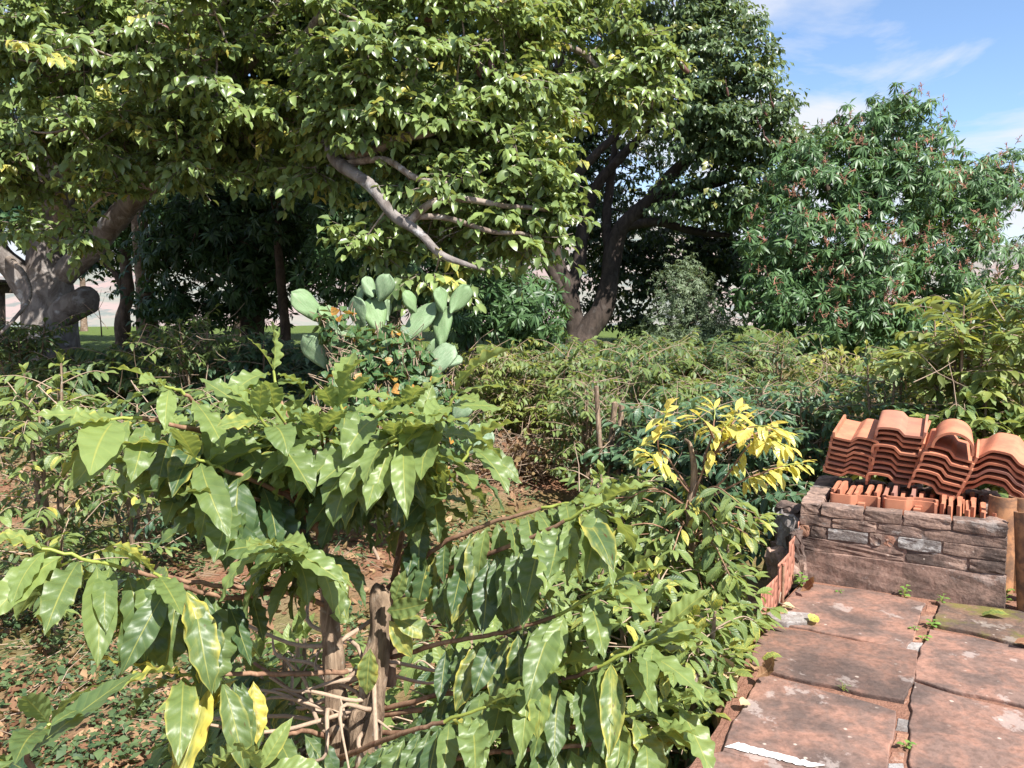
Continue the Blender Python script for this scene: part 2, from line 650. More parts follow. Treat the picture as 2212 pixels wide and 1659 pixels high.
mGround = m.done(m.pbr(col, .95, .15, m.bump(m.math('ADD', n2, m.math('MULTIPLY', n3, .6)), .8, .05)))

ys = np.concatenate([np.linspace(-6, 20, 105), np.linspace(20.6, 60, 50), np.linspace(64, 260, 30)])
xs = np.concatenate([-np.geomspace(220, 9, 26), np.linspace(-8.6, 8.6, 80), np.geomspace(9, 220, 26)])
X, Y = np.meshgrid(xs, ys)
Z = gz(X, Y) + 0.012 * np.sin(9 * X + 3 * Y) * np.sin(7 * Y - 4 * X)
g = Geo()
nx, ny = len(xs), len(ys)
i = (np.arange(ny - 1)[:, None] * nx + np.arange(nx - 1)[None]).ravel()
g.quads(np.stack([X, Y, Z], -1).reshape(-1, 3), np.stack([i, i + 1, i + nx + 1, i + nx], -1))
obj('ground', g.mesh('ground'), mGround, kind='structure')

m = M('hillside')
hp = m.pos()
h1 = m.noise(.012, 6, .6, vec=hp)
h2 = m.noise(.06, 5, .65, vec=hp)
col = m.mix(m.ramp(h1, .4, .6), (.30, .19, .14), (.17, .17, .10))
col = m.mix(m.math('MULTIPLY', m.ramp(h2, .5, .62), .8), col, (.07, .10, .06))
mHill = m.done(m.pbr(m.mix(.30, col, (.26, .28, .34)), .95, .1))  # pale blue-grey blended in as painted distance haze
g = Geo()
th = np.linspace(math.radians(-75), math.radians(75), 140)
rr = np.linspace(230, 1500, 26)
T, R_ = np.meshgrid(th, rr)
H = -31 + sstep(240, 900, R_) * (96 + 20 * np.sin(T * 5 + 1) + 9 * np.sin(T * 13) + 5 * np.sin(T * 31 + R_ * .01)) \
    + 4 * np.sin(R_ * .02 + T * 20) * sstep(260, 500, R_)
g.quads(np.stack([R_ * np.sin(T), R_ * np.cos(T), H], -1).reshape(-1, 3),
        np.stack([(a := (np.arange(25)[:, None] * 140 + np.arange(139)[None]).ravel()), a + 1, a + 141, a + 140], -1))
obj('hills', g.mesh('hills'), mHill, kind='structure')

# ------------------------------------------------------------------ terrace
def stone_mat(name, cols, dark, moss=0.0, spots=.5, sc_=6, bumpd=.012, stain=.6, rnd=.25):
    m = M(name)
    p = m.pos()
    a = m.noise(sc_ * 1.3, 8, .68, vec=p, dist=.5)
    b = m.noise(sc_ * .5, 6, .62, vec=p, dist=.3)
    c = m.noise(sc_ * 7, 6, .65, vec=p)
    col = m.mix(m.ramp(a, .40, .60), cols[0], cols[1])
    col = m.mix(m.math('MULTIPLY', m.ramp(b, .44, .62), stain), col, dark)
    col = m.mix(m.math('MULTIPLY', m.ramp(c, .4, .65), .55), col, m.mix(.6, col, (.03, .02, .015)))
    li = m.ramp(m.noise(sc_ * .55, 8, .68, vec=m.pos((1.1, .9, 1.3))), .575, .615)
    col = m.mix(m.math('MULTIPLY', li, spots), col, cols[2])
    vo = m.node('ShaderNodeTexVoronoi')
    vo.inputs['Scale'].default_value = sc_ * 3.2
    m.l.new(p, vo.inputs['Vector'])
    sp_ = m.math('MULTIPLY', m.ramp(vo.outputs['Distance'], .16, .08), m.ramp(m.noise(sc_ * 1.1, 3, vec=p), .5, .6))
    col = m.mix(m.math('MULTIPLY', sp_, .75), col, (.46, .38, .32))
    if moss:
        mo = m.ramp(m.noise(sc_ * .6, 7, .65, vec=m.pos((1, 1.2, 1))), .47, .6)
        col = m.mix(m.math('MULTIPLY', mo, moss), col, m.mix(c, (.07, .075, .015), (.22, .21, .03)))
    r = m.math('MULTIPLY_ADD', m.rand(), rnd * 2, 1 - rnd)
    col = m.mix(1.0, col, m.node('ShaderNodeCombineColor', Red=r, Green=r, Blue=r).outputs[0], 'MULTIPLY')
    h = m.math('ADD', a, m.math('MULTIPLY', c, .5))
    return m.done(m.pbr(col, .9, .25, m.bump(h, .75, bumpd)))


mSlab = stone_mat('slab_stone', ((.27, .145, .105), (.175, .112, .09), (.36, .30, .27)), (.085, .062, .054), sc_=5, stain=.85, spots=.5)
mSlabMoss = stone_mat('mossy_slab_stone', ((.22, .13, .09), (.14, .095, .075), (.32, .27, .23)), (.07, .055, .045), moss=.6, sc_=7)
mWall = stone_mat('stained_stone', ((.30, .20, .155), (.19, .13, .105), (.38, .34, .31)), (.055, .042, .037), sc_=9, spots=.45, stain=.85, rnd=.22)
mPlaster = stone_mat('stained_plaster', ((.29, .185, .145), (.19, .125, .10), (.36, .31, .28)), (.07, .052, .045), sc_=7, spots=.3, stain=.8, rnd=.05)
mBrickO = stone_mat('orange_brick', ((.36, .19, .12), (.28, .14, .095), (.4, .3, .25)), (.09, .06, .05), sc_=12, spots=.3, stain=.6)
mPale = stone_mat('pale_stone', ((.36, .33, .31), (.26, .22, .2), (.5, .48, .46)), (.1, .08, .07), sc_=14, spots=.6, stain=.4)
m = M('red_dirt')
p_ = m.pos()
mDirt = m.done(m.pbr(m.mix(m.noise(18, 7, .65, vec=p_), (.17, .075, .05), (.36, .20, .14)), .95, .1, m.bump(m.noise(60, 6, .7, vec=p_), .9, .02)))
m = M('white_paint')
mWhite = m.done(m.pbr(m.mix(m.ramp(m.noise(26, 6, .7, vec=m.pos()), .52, .66), (.62, .60, .57), (.40, .33, .29)), .7, .3))


def Z5(zx, zy, z=0.0):
    return G(1440 + .349 * zx, 1152 + .349 * zy, z)


def slab(name, pts, mat, parent, top=0.0, thick=.06, jit=.0035, seed=0, step=.03, tilt=(0, 0)):
    r = np.random.default_rng(seed)
    P = np.array([Z5(*q)[:2] for q in pts])
    if name == 'slab':
        cc = P.mean(0)
        P = cc + (P - cc) * (1 + .008 / np.linalg.norm(P - cc, axis=1, keepdims=True))
    out = []
    for i in range(len(P)):
        a, b = P[i], P[(i + 1) % len(P)]
        n = max(1, int(np.linalg.norm(b - a) / step))
        for j in range(n):
            out.append(a + (b - a) * j / n)
    out = np.array(out)
    th_ = np.arange(len(out))[:, None]
    ph_ = r.uniform(0, 6, (6, 2))
    out = out + jit * sum(np.sin(th_ * f_ + ph_[q_]) * a_ for q_, (f_, a_) in enumerate(((.21, 1.2), (.47, .9), (.83, .8), (1.4, .5), (2.2, .3), (.1, 1.0))))
    c = out.mean(0)
    area = np.sum(out[:, 0] * np.roll(out[:, 1], -1) - np.roll(out[:, 0], -1) * out[:, 1])
    if area < 0:
        out = out[::-1]
    bm = bmesh.new()
    zt = lambda q: top + (q[0] - c[0]) * tilt[0] + (q[1] - c[1]) * tilt[1]
    rings = []
    for inset, dz in ((.0, -thick), (.0, -.007), (.0015, -.002), (.005, 0.0)):
        ring = []
        for q in out:
            d = c - q
            d = d / max(np.linalg.norm(d), 1e-6)
            qq = q + d * inset
            ring.append(bm.verts.new((qq[0] - c[0], qq[1] - c[1], zt(q) + dz)))
        rings.append(ring)
    n = len(out)
    for k in range(3):
        for i in range(n):
            bm.faces.new((rings[k][i], rings[k][(i + 1) % n], rings[k + 1][(i + 1) % n], rings[k + 1][i]))
    f = bm.faces.new(rings[3])
    f2 = bm.faces.new(rings[0][::-1])
    bmesh.ops.triangulate(bm, faces=[f, f2])
    me = bpy.data.meshes.new(name)
    bm.to_mesh(me)
    bm.free()
    o = obj(name, me, mat, parent)
    o.location = (c[0], c[1], 0)
    return o


E = [Z5(*q)[:2] for q in ((870, 250), (700, 430), (560, 560), (500, 720), (470, 840), (380, 1000), (330, 1150), (230, 1300), (120, 1453))]
dE = E[-1] - E[-2]
E.append(E[-1] + dE / np.linalg.norm(dE) * .7)
E.append(np.array([E[-1][0] - .25, .15]))
E = np.array(E)
poly = [tuple(p) for p in E] + [(7, .15), (7, 7.0), (2.6, 7.0)]
bm = bmesh.new()
tv = [bm.verts.new((x, y, -.016)) for x, y in poly]
bv = [bm.verts.new((x, y, -.9)) for x, y in poly]
bm.faces.new(tv)
for i in range(len(poly)):
    j = (i + 1) % len(poly)
    bm.faces.new((tv[i], bv[i], bv[j], tv[j]))
bmesh.ops.recalc_face_normals(bm, faces=bm.faces)
me = bpy.data.meshes.new('terrace')
bm.to_mesh(me)
bm.free()
terrace = obj('terrace', me, mDirt, kind='structure')

slabs = [
    ('slab', ((700, 480), (840, 305), (1250, 352), (1600, 425), (1560, 470), (1515, 640), (1470, 705), (1100, 622), (760, 560), (650, 535)), mSlab, -.004),
    ('slab', ((640, 582), (880, 612), (1200, 672), (1540, 727), (1510, 880), (1468, 1033), (1200, 985), (900, 915), (640, 850), (530, 800), (560, 690)), mSlab, .002),
    ('slab', ((600, 880), (900, 955), (1200, 1030), (1430, 1098), (1400, 1200), (1365, 1380), (1345, 1470), (1330, 1560), (880, 1463), (350, 1333), (430, 1160), (500, 1030)), mSlab, .0),
    ('slab', ((295, 1362), (360, 1346), (880, 1475), (1325, 1575), (1290, 1900), (180, 1900), (230, 1450)), mSlab, -.004),
    ('slab', ((1690, 428), (2100, 470), (2800, 575), (2800, 800), (2212, 690), (1900, 612), (1660, 560)), mSlabMoss, .004),
    ('slab', ((1640, 595), (1900, 640), (2212, 715), (2800, 840), (2800, 1180), (2212, 1060), (1760, 957), (1545, 892), (1592, 700)), mSlab, .0),
    ('slab', ((1540, 920), (1750, 985), (2150, 1085), (2800, 1215), (2800, 1900), (1490, 1900), (1505, 1400), (1530, 1100)), mSlab, -.003),
    ('slab', ((2830, 560), (4200, 800), (4200, 1900), (2830, 1900)), mSlab, .0),
    ('slab', ((180, 1930), (1280, 1930), (1100, 2600), (0, 2600)), mSlab, .0),
    ('slab', ((1480, 1930), (4200, 1930), (4200, 2600), (1450, 2600)), mSlab, .0),
    ('edge_stone', ((630, 512), (700, 492), (880, 507), (870, 562), (740, 560), (620, 546)), mPale, .012),
]
for i, (nm, pts, mt, top) in enumerate(slabs):
    slab(nm, pts, mt, terrace, top, seed=i, tilt=(0, 0) if i == 2 else (rng.normal(0, .0025), rng.normal(0, .0025)))
for i, pts in enumerate((((1490, 652), (1590, 662), (1570, 715), (1475, 702)), ((1512, 602), (1612, 612), (1592, 654), (1497, 645)),
                         ((1575, 472), (1662, 490), (1637, 558), (1555, 550)), ((1442, 1122), (1508, 1132), (1498, 1208), (1420, 1200)),
                         ((1418, 1214), (1496, 1222), (1488, 1308), (1400, 1300)), ((1395, 1318), (1482, 1327), (1478, 1388), (1384, 1380)),
                         ((1380, 1398), (1476, 1402), (1470, 1470), (1364, 1462)), ((1490, 932), (1522, 937), (1520, 1020), (1484, 1030)),
                         ((1610, 425), (1680, 432), (1668, 480), (1600, 465)))):
    slab('brick', pts, mBrickO if i % 3 else mPale, terrace, -.012, jit=.003, seed=40 + i, step=.03)
# painted stripe
a, b, c, d = (Z5(*q) for q in ((362, 1326), (438, 1300), (985, 1444), (890, 1456)))
st = []
n = 26
r = np.random.default_rng(4)
for i in range(n + 1):
    t = i / n
    st.append(a * (1 - t) + d * t + np.array([r.normal(0, .003), r.normal(0, .003), .004]))
    st.append(b * (1 - t) + c * t + np.array([r.normal(0, .003), r.normal(0, .003), .004]))
g = Geo()
g.quads(np.array(st), [(2 * i, 2 * i + 1, 2 * i + 3, 2 * i + 2) for i in range(n)])
obj('painted_stripe', g.mesh('painted_stripe', smooth=False), mWhite, terrace)

# retaining wall along the garden edge
root = thing('retaining_wall', 'low earth stained retaining wall dropping from terrace edge to garden', 'wall', (E[5][0], E[5][1], -.5))
EE = crom(np.hstack([E[2:], np.zeros((len(E) - 2, 2))]), 8)[:, :2]
tn = nrm(np.gradient(EE, axis=0))
on = np.stack([tn[:, 1], -tn[:, 0]], -1)
on = np.where((on[:, :1] > 0), -on, on)
zz_ = np.linspace(-.05, -.85, 12)
vs = []
for z in zz_:
    off = .05 + .02 * np.sin(EE[:, 1] * 9 + z * 13) + .012 * np.sin(EE[:, 1] * 31 + z * 29)
    if z > -.06:
        off = off * .5
    vs.append(np.hstack([EE + on * off[:, None], np.full((len(EE), 1), z)]))
g = Geo()
k = len(EE)
i = (np.arange(11)[:, None] * k + np.arange(k - 1)[None]).ravel()
g.quads(np.concatenate(vs), np.stack([i, i + 1, i + k + 1, i + k], -1))
part('wall_face', g, mPlaster, root)
top = np.vstack([np.hstack([EE - on * .02, np.full((k, 1), -.014)]), vs[0]])
g = Geo()
i = np.arange(k - 1)
g.quads(top, np.stack([i, i + 1, i + k + 1, i + k], -1))
part('wall_top', g, mDirt, root)

# ------------------------------------------------------------------ brick planter
O3 = G(1722, 1245)
e1 = G(2170, 1313) - O3
PL = float(np.linalg.norm(e1))
e1 = e1 / PL
e2 = np.array([-e1[1], e1[0], 0.0])
if e2[1] < 0:
    e2 = -e2
PD, PH, PT = .92, .42, .11
UZ = np.array([0, 0, 1.0])


def pl(a, b, z):
    return O3 + e1 * a + e2 * b + UZ * z


def frame_mat(X_, Y_, Z_, p):
    return Matrix(((X_[0], Y_[0], Z_[0], p[0]), (X_[1], Y_[1], Z_[1], p[1]), (X_[2], Y_[2], Z_[2], p[2]), (0, 0, 0, 1)))


def rough_box(name, dx, dy, dz, seed=0, amt=.006, rnd=.012, cuts=2):
    r = np.random.default_rng(seed)
    bm = bmesh.new()
    bmesh.ops.create_cube(bm, size=1)
    bmesh.ops.subdivide_edges(bm, edges=bm.edges, cuts=cuts, use_grid_fill=True)
    sharp = [e for e in bm.edges if e.calc_face_angle(0) > .7]
    for v in bm.verts:
        q = np.array(v.co) * 2
        at = (np.abs(q) > .99).sum()
        co = q * .5 * np.array([dx, dy, dz]) + r.normal(0, amt, 3)
        if at == 3:
            co -= np.sign(q) * rnd * r.uniform(.1, .9)
        elif at == 2 and r.random() < .35:
            co -= np.where(np.abs(q) > .99, np.sign(q), 0) * rnd * r.uniform(0, .9)
        v.co = co
    bmesh.ops.bevel(bm, geom=sharp, offset=min(rnd * .55, .3 * min(dx, dy, dz)), segments=2, profile=.6, affect='EDGES')
    me = bpy.data.meshes.new(name)
    bm.to_mesh(me)
    bm.free()
    return me


planter = thing('stone_planter', 'low weathered stone and brick bin holding stacked roof tiles', 'planter', O3)


def pbox(name, a0, a1, b0, b1, z0, z1, mat, seed, amt=.004, rnd=.01, cuts=2):
    me = rough_box(name, a1 - a0, b1 - b0, z1 - z0, seed, amt, rnd, cuts)
    o = obj(name, me, mat, planter)
    p = pl((a0 + a1) / 2, (b0 + b1) / 2, (z0 + z1) / 2) - O3
    o.matrix_basis = frame_mat(e1, e2, UZ, p)
    return o


pbox('mortar', .006, PL - .006, .007, PT - .01, -.06, PH - .02, mPlaster, 1, .002, .004)
pbox('mortar', .014, PT - .012, PT - .008, PD - PT, -.40, PH - .02, mPlaster, 2, .002, .004)
pbox('mortar', PL - PT + .012, PL - .014, PT - .008, PD - PT, -.06, PH - .02, mPlaster, 3, .002, .004)
pbox('mortar', .012, PL - .012, PD - PT + .002, PD - .01, -.40, PH - .02, mPlaster, 4, .002, .004)
sd = 100
rows = [
    (.368, .425, (0, .11, .33, .52, .75, 1.0), None),
    (.306, .362, (0, .17, .40, .62, 1.0), None),
    (.240, .300, (0, .06, .15, .36, .43, .50, .71, 1.0), {0: mBrickO, 2: mPale, 4: mBrickO, 5: mPale}),
    (.168, .234, (.54, .83, 1.0), None),
]
for z0, z1, fr, sp_ in rows:
    for k in range(len(fr) - 1):
        sd += 1
        mt = (sp_ or {}).get(k, mWall)
        prd = rng.uniform(-.006, .006)
        pbox('brick', fr[k] * PL + .004, fr[k + 1] * PL - .004, prd, PT if z0 > .36 else PT * .6, z0 - .002, z1 + .001, mt, sd, .0014, .0045, 3)
pbox('plaster_face', .0, PL * .535, .002, PT * .5, .155, .238, mPlaster, 130, .003, .006, 5)
pbox('plaster_face', .0, PL, -.002, PT * .5, -.05, .163, mPlaster, 131, .002, .006, 6)
for k in range(4):                                                     # left and right side copings, then side courses
    b0, b1 = PT + k * (PD - PT) / 4, PT + (k + 1) * (PD - PT) / 4
    pbox('brick', -.004, PT, b0 + .004, b1 - .004, .362, .424, mWall, 140 + k, .002, .005, 3)
    pbox('brick', PL - PT, PL, b0 + .004, b1 - .004, .362, .424, mWall, 150 + k, .005, .012, 3)
    for q, (z0, z1) in enumerate(((.30, .356), (.235, .294), (.165, .229), (.09, .16), (-.02, .085))):
        pbox('brick', .0, PT * .6, b0 + .004 - .05 * (q % 2), b1 - .004 - .05 * (q % 2), z0, z1, mWall, 160 + k * 5 + q, .005, .012)
        pbox('brick', PL - PT * .6, PL, b0 + .004 - .05 * (q % 2), b1 - .004 - .05 * (q % 2), z0, z1, mWall, 190 + k * 5 + q, .005, .012)
for k in range(5):
    pbox('brick', k * PL / 5 + .004, (k + 1) * PL / 5 - .004, PD - PT, PD, .35, .42, mWall, 220 + k, .005, .012)
pbox('soil_fill', PT - .01, PL - PT + .01, PT - .01, PD - PT + .01, -.05, .06, mDirt, 230, .006, .01, 4)
pbox('mossy_ledge', PL - PT - .14, PL - PT + .006, PT - .02, PT + .2, .30, .395, mSlabMoss, 231, .006, .012, 3)

# broken bits of wall left of the planter
for k, (xv, yv, d, sx_, sy_, sz_, rot, mt, lab) in enumerate((
        (1713, 1108, 4.72, .12, .20, .10, .5, mWall, 'dark mossy stone block lying lowest behind the left corner of planter'),
        (1702, 1150, 4.55, .05, .17, .20, .25, mPale, 'grey curved stone slab leaning upright left of planter'),
        (1718, 1180, 4.42, .06, .08, .16, -.2, mPlaster, 'small broken grey stone wedged between planter and rusty sheet'),
        (1700, 1225, 4.5, .16, .2, .2, .1, mWall, 'dark stone block under the leaning slab beside the planter'))):
    c_ = V(xv, yv, d)
    o = obj('stone_block', rough_box('stone_block', sx_, sy_, sz_, 300 + k, .007, .02, 3), mt, None, lab, 'stone')
    o.location = c_
    o.rotation_euler = (rng.normal(0, .08), rng.normal(0, .1), rot)
    gb = gz(c_[0], c_[1])
    if c_[2] - sz_ / 2 > gb + .02:                                   # carried by a footing stone down to the soil
        h = float(c_[2] - sz_ / 2 - gb + .12)
        f = obj('footing', rough_box('footing', sx_ * .9, sy_ * .9, h, 320 + k, .008, .02, 3), mWall, o)
        f.matrix_parent_inverse = Matrix.Identity(4)
        f.location = (0, 0, -sz_ / 2 - h / 2 + .012)

# ------------------------------------------------------------------ clay roof tiles
m = M('clay')
p_ = m.objpos()
rd = m.rand()
a = m.noise(9, 5, .6, vec=p_, w=m.math('MULTIPLY', rd, 20.0))
c = m.noise(70, 4, .6, vec=p_)
col = m.mix(m.ramp(a, .3, .7), (.50, .20, .11), (.36, .135, .08))
col = m.mix(m.math('MULTIPLY', m.ramp(m.noise(16, 6, .7, vec=p_, w=m.math('MULTIPLY', rd, 33.0)), .58, .7), .55), col, (.16, .10, .075))
col = m.mix(m.math('MULTIPLY', m.ramp(rd, .78, .92), .75), col, (.26, .145, .12))
col = m.mix(m.math('MULTIPLY', m.ramp(m.noise(4, 4, .6, vec=p_, w=m.math('MULTIPLY', rd, 50.0)), .56, .72), .5), col, (.2, .11, .07))
mClay = m.done(m.pbr(col, .72, .3, m.bump(m.math('ADD', a, m.math('MULTIPLY', c, .4)), .25, .004)))
m = M('weathered_clay')
p_ = m.objpos()
a = m.noise(14, 7, .65, vec=p_, dist=.3)
col = m.mix(m.ramp(a, .4, .62), (.38, .19, .095), (.17, .095, .06))
col = m.mix(m.math('MULTIPLY', m.ramp(m.noise(6, 5, .6, vec=p_), .55, .68), .6), col, (.10, .07, .05))
mClayOld = m.done(m.pbr(col, .85, .2, m.bump(a, .4, .006)))


def tile_mesh(name, prof, length, thick, taper=0.0, seg=5, nib=False):
    pr = np.asarray(prof, float)
    pr = crom(np.hstack([pr, np.zeros((len(pr), 2))]), 3)[:, :2]
    tg = nrm(np.gradient(pr, axis=0))
    nm = np.stack([-tg[:, 1], tg[:, 0]], -1)
    k = len(pr)
    g = Geo()
    y = np.linspace(0, length, seg)
    up, dn = pr + nm * thick / 2, pr - nm * thick / 2
    loop = np.vstack([up, dn[::-1]])
    n2 = len(loop)
    vs = []
    for q in y:
        s = 1 - taper * q / length
        vs.append(np.stack([loop[:, 0] * s, np.full(n2, q), loop[:, 1] * s], -1))
    vs = np.concatenate(vs)
    i = np.arange(seg - 1)[:, None] * n2
    j = np.arange(n2)[None]
    j2 = (j + 1) % n2
    g.quads(vs, np.stack([i + j, i + n2 + j, i + n2 + j2, i + j2], -1).reshape(-1, 4))
    e = [(a, a + 1, n2 - 2 - a, n2 - 1 - a) for a in range(k - 1)]
    g.quads(vs[:n2], e)
    g.quads(vs[-n2:], [q[::-1] for q in e])
    if nib:
        b = np.array([[x, yy, z] for x in (.02, .055) for yy in (.035, .055) for z in (-.03, .02)])
        g.quads(b, [(0, 1, 3, 2), (4, 6, 7, 5), (0, 4, 5, 1), (2, 3, 7, 6), (0, 2, 6, 4), (1, 5, 7, 3)])
    me = g.mesh(name)
    bm = bmesh.new()
    bm.from_mesh(me)
    bmesh.ops.remove_doubles(bm, verts=bm.verts, dist=1e-5)
    bmesh.ops.recalc_face_normals(bm, faces=bm.faces)
    for ed in bm.edges:
        if len(ed.link_faces) == 2 and ed.calc_face_angle(0) > .7:
            ed.smooth = False
    bm.to_mesh(me)
    bm.free()
    return me


W_ = .126
romR = ((-W_, .034), (-W_ + .006, .004), (-W_ + .02, 0), (-.03, .0), (-.018, .004), (.004, .026), (.016, .033), (.06, .036), (.105, .032), (.124, .022), (W_, -.004), (W_ + .001, -.016))
romL = tuple((-x, z) for x, z in romR)[::-1]
wavy = ((-.15, -.045), (-.135, -.012), (-.10, .004), (-.065, .04), (-.035, .055), (.035, .055), (.06, .04), (.09, .012), (.125, .0), (.15, -.022))
half = tuple((-.078 * math.cos(a), .078 * math.sin(a)) for a in np.linspace(0.0, PI, 9))
tR = tile_mesh('roof_tile', romR, .38, .0135)
tL = tile_mesh('roof_tile', romL, .38, .0135)
tW = tile_mesh('wave_tile', wavy, .36, .0135)
tH = tile_mesh('barrel_tile', half, .50, .014, .22)
tB = tile_mesh('ridge_tile', tuple((-.10 * math.cos(a), .095 * math.sin(a)) for a in np.linspace(-.15, PI + .1, 10)), .34, .014, .1)
tU = tile_mesh('roof_tile', ((-.13, .012), (-.115, .002), (-.05, .0), (.05, .0), (.115, -.002), (.13, -.008)), .40, .02)
tN = tile_mesh('roof_tile', romR, .40, .013, nib=True)
for q in (tR, tL, tW, tN, tB, tU):
    q.materials.append(mClay)
tH.materials.append(mClayOld)
ORD = ['top', 'second', 'third', 'fourth', 'fifth', 'sixth', 'seventh', 'eighth', 'ninth']
STK = ['first stack from the left on planter', 'second stack from the left on planter', 'third stack from the left on planter', 'rightmost wavy stack on planter']


def stack(si, bot, d, mesh, n, gap, roll, pitch, yaw, name, shape, drift=0.0):
    base = V(bot[0], bot[1], d)
    Rm = Matrix.Rotation(0, 3, 'X')
    X0, Y0 = Vector(e1), Vector(e2)
    rotz = Matrix.Rotation(yaw, 3, 'Z')
    X0, Y0, Z0 = rotz @ X0, rotz @ Y0, Vector((0, 0, 1))
    q = Matrix.Rotation(pitch, 3, X0)
    Y0, Z0 = q @ Y0, q @ Z0
    q = Matrix.Rotation(roll, 3, Y0)
    X0, Z0 = q @ X0, q @ Z0
    p = Vector(base)
    for k in range(n):
        o = obj(name, mesh, None, None)
        jr = Matrix.Rotation(rng.normal(0, .02), 3, Z0)
        pp = p + X0 * (rng.normal(0, .004) + drift * k) + Y0 * rng.normal(0, .008)
        o.matrix_basis = frame_mat(jr @ X0, jr @ Y0, Z0, pp)
        idx = n - 1 - k
        lab = f'{shape} clay roof tile, {"top one" if idx == 0 else ORD[idx] + " from top"}, {STK[si]}' if k else f'{shape} clay roof tile, bottom one, {STK[si]}'
        tag(o, lab, 'roof tile', kind='thing', group='clay tiles in ' + STK[si].replace(' on planter', ''))
        p = p + Z0 * gap
    return p, X0, Y0, Z0


stack(0, (1824, 1030), 4.80, tR, 8, .0335, math.radians(9), math.radians(10), -.06, 'roof_tile', 'flat-and-barrel', .0028)
stack(1, (1922, 1040), 4.66, tL, 9, .0365, math.radians(3), math.radians(9), -.04, 'roof_tile', 'barrel-sided', .004)
tp, X0, Y0, Z0 = stack(2, (2016, 1062), 4.50, tL, 7, .0365, math.radians(11), math.radians(8), -.02, 'roof_tile', 'barrel-sided', .005)
o = obj('ridge_tile', tB, None, None, 'half-round clay ridge tile lying on top of third tile stack', 'roof tile', kind='thing')
o.matrix_basis = frame_mat(X0, Y0, Z0, tp + X0 * .035 + Y0 * .0 + Z0 * .012)
stack(3, (2146, 1066), 4.42, tW, 6, .0375, math.radians(8), math.radians(9), -.14, 'wave_tile', 'wavy', -.001)
# tiles standing on end inside the planter
e1v, e2v = Vector(e1), Vector(e2)


def upright(a, b, face, z, lab, mesh=tN, lean=0.0):
    o = obj('roof_tile', mesh, None, None, lab, 'roof tile', 'clay tiles standing on end inside the planter', kind='thing')
    if face:
        X_, Y_, Z_ = e1v, Vector((0, 0, -1)), e2v
        q = Matrix.Rotation(lean, 3, e1v)
        Y_, Z_ = q @ Y_, q @ Z_
        o.matrix_basis = frame_mat(X_, Y_, Z_, pl(a, b, z))
    else:
        X_, Y_, Z_ = -e2v, Vector((0, 0, -1)), e1v
        q = Matrix.Rotation(lean, 3, e2v)
        Y_, Z_ = q @ Y_, q @ Z_
        o.matrix_basis = frame_mat(X_, Y_, Z_, pl(a, b, z))
    return o


upright(.27, .175, True, .462, 'clay tile standing on end facing out under first tile stack')
upright(.55, .165, True, .465, 'clay tile standing on end facing out under second tile stack, front one')
upright(.555, .205, True, .475, 'clay tile standing on end just behind the front one under second stack')
ORL = ['leftmost', 'second', 'third', 'fourth', 'fifth', 'sixth', 'seventh', 'eighth', 'ninth', 'tenth', 'rightmost']


def nth(k, n):
    return ORL[-1] if k == n - 1 else (ORL[0] if k == 0 else ORL[k] + ' from left')


for k in range(11):
    upright(.145 + k * .046 + rng.normal(0, .006), .36 + rng.normal(0, .01), False, .47 + rng.uniform(-.025, .02), f'narrow clay tile edge, {nth(k, 11)}, in back row under first two stacks', tU, rng.normal(0, .04))
for k in range(6):
    upright(.715 + k * .037 + rng.normal(0, .004), .29 + rng.normal(0, .01), False, .465 + rng.uniform(-.02, .012), f'narrow clay tile edge, {nth(k, 6)}, at planter front under third stack', tU, rng.normal(0, .03))
for k in range(5):
    upright(.66 + k * .05 + rng.normal(0, .004), .62, False, .45 + rng.uniform(-.02, .012), f'narrow clay tile edge, {nth(k, 5)}, at planter rear behind third stack', tU, rng.normal(0, .03))
upright(.955, .30, False, .445, 'lone clay tile standing on end between third and wavy stack', tU)
# long barrel tiles leaning at the planter's end
for k in range(4):
    foot = pl(PL + .14 + .045 * k, .03 - .02 * k, -.003)
    hd = pl(PL + .085 + .05 * k, .09 - .02 * k, .505 - .012 * k)
    Yb = (Vector(hd) - Vector(foot)).normalized()
    Zb = (-e1v * .55 - e2v * .83)
    Zb = (Zb - Yb * Zb.dot(Yb)).normalized()
    Xb = Yb.cross(Zb)
    o = obj('barrel_tile', tH, None, None, ['weathered half-pipe tile leaning on right end of planter, nearest the wall', 'second weathered half-pipe tile leaning right of planter',
            'third weathered half-pipe tile leaning right of planter', 'outermost weathered half-pipe tile leaning right of planter'][k], 'roof tile', 'half-pipe tiles leaning by the planter', kind='thing')
    o.matrix_basis = frame_mat(Xb, Yb, Zb, Vector(foot))
for k in range(2):
    foot = pl(PL - .02 + .09 * k, .22 + .03 * k, .03)
    Yb = Vector((0.02, .02, 1)).normalized()
    Zb = (-e1v * .2 - e2v * .97)
    Zb = (Zb - Yb * Zb.dot(Yb)).normalized()
    o = obj('barrel_tile', tH, None, None, ['half-pipe tile standing upright beneath the wavy tile stack', 'half-pipe tile standing upright behind the leaning half-pipe tiles'][k], 'roof tile', kind='thing')
    o.matrix_basis = frame_mat(Yb.cross(Zb), Yb, Zb, Vector(foot))

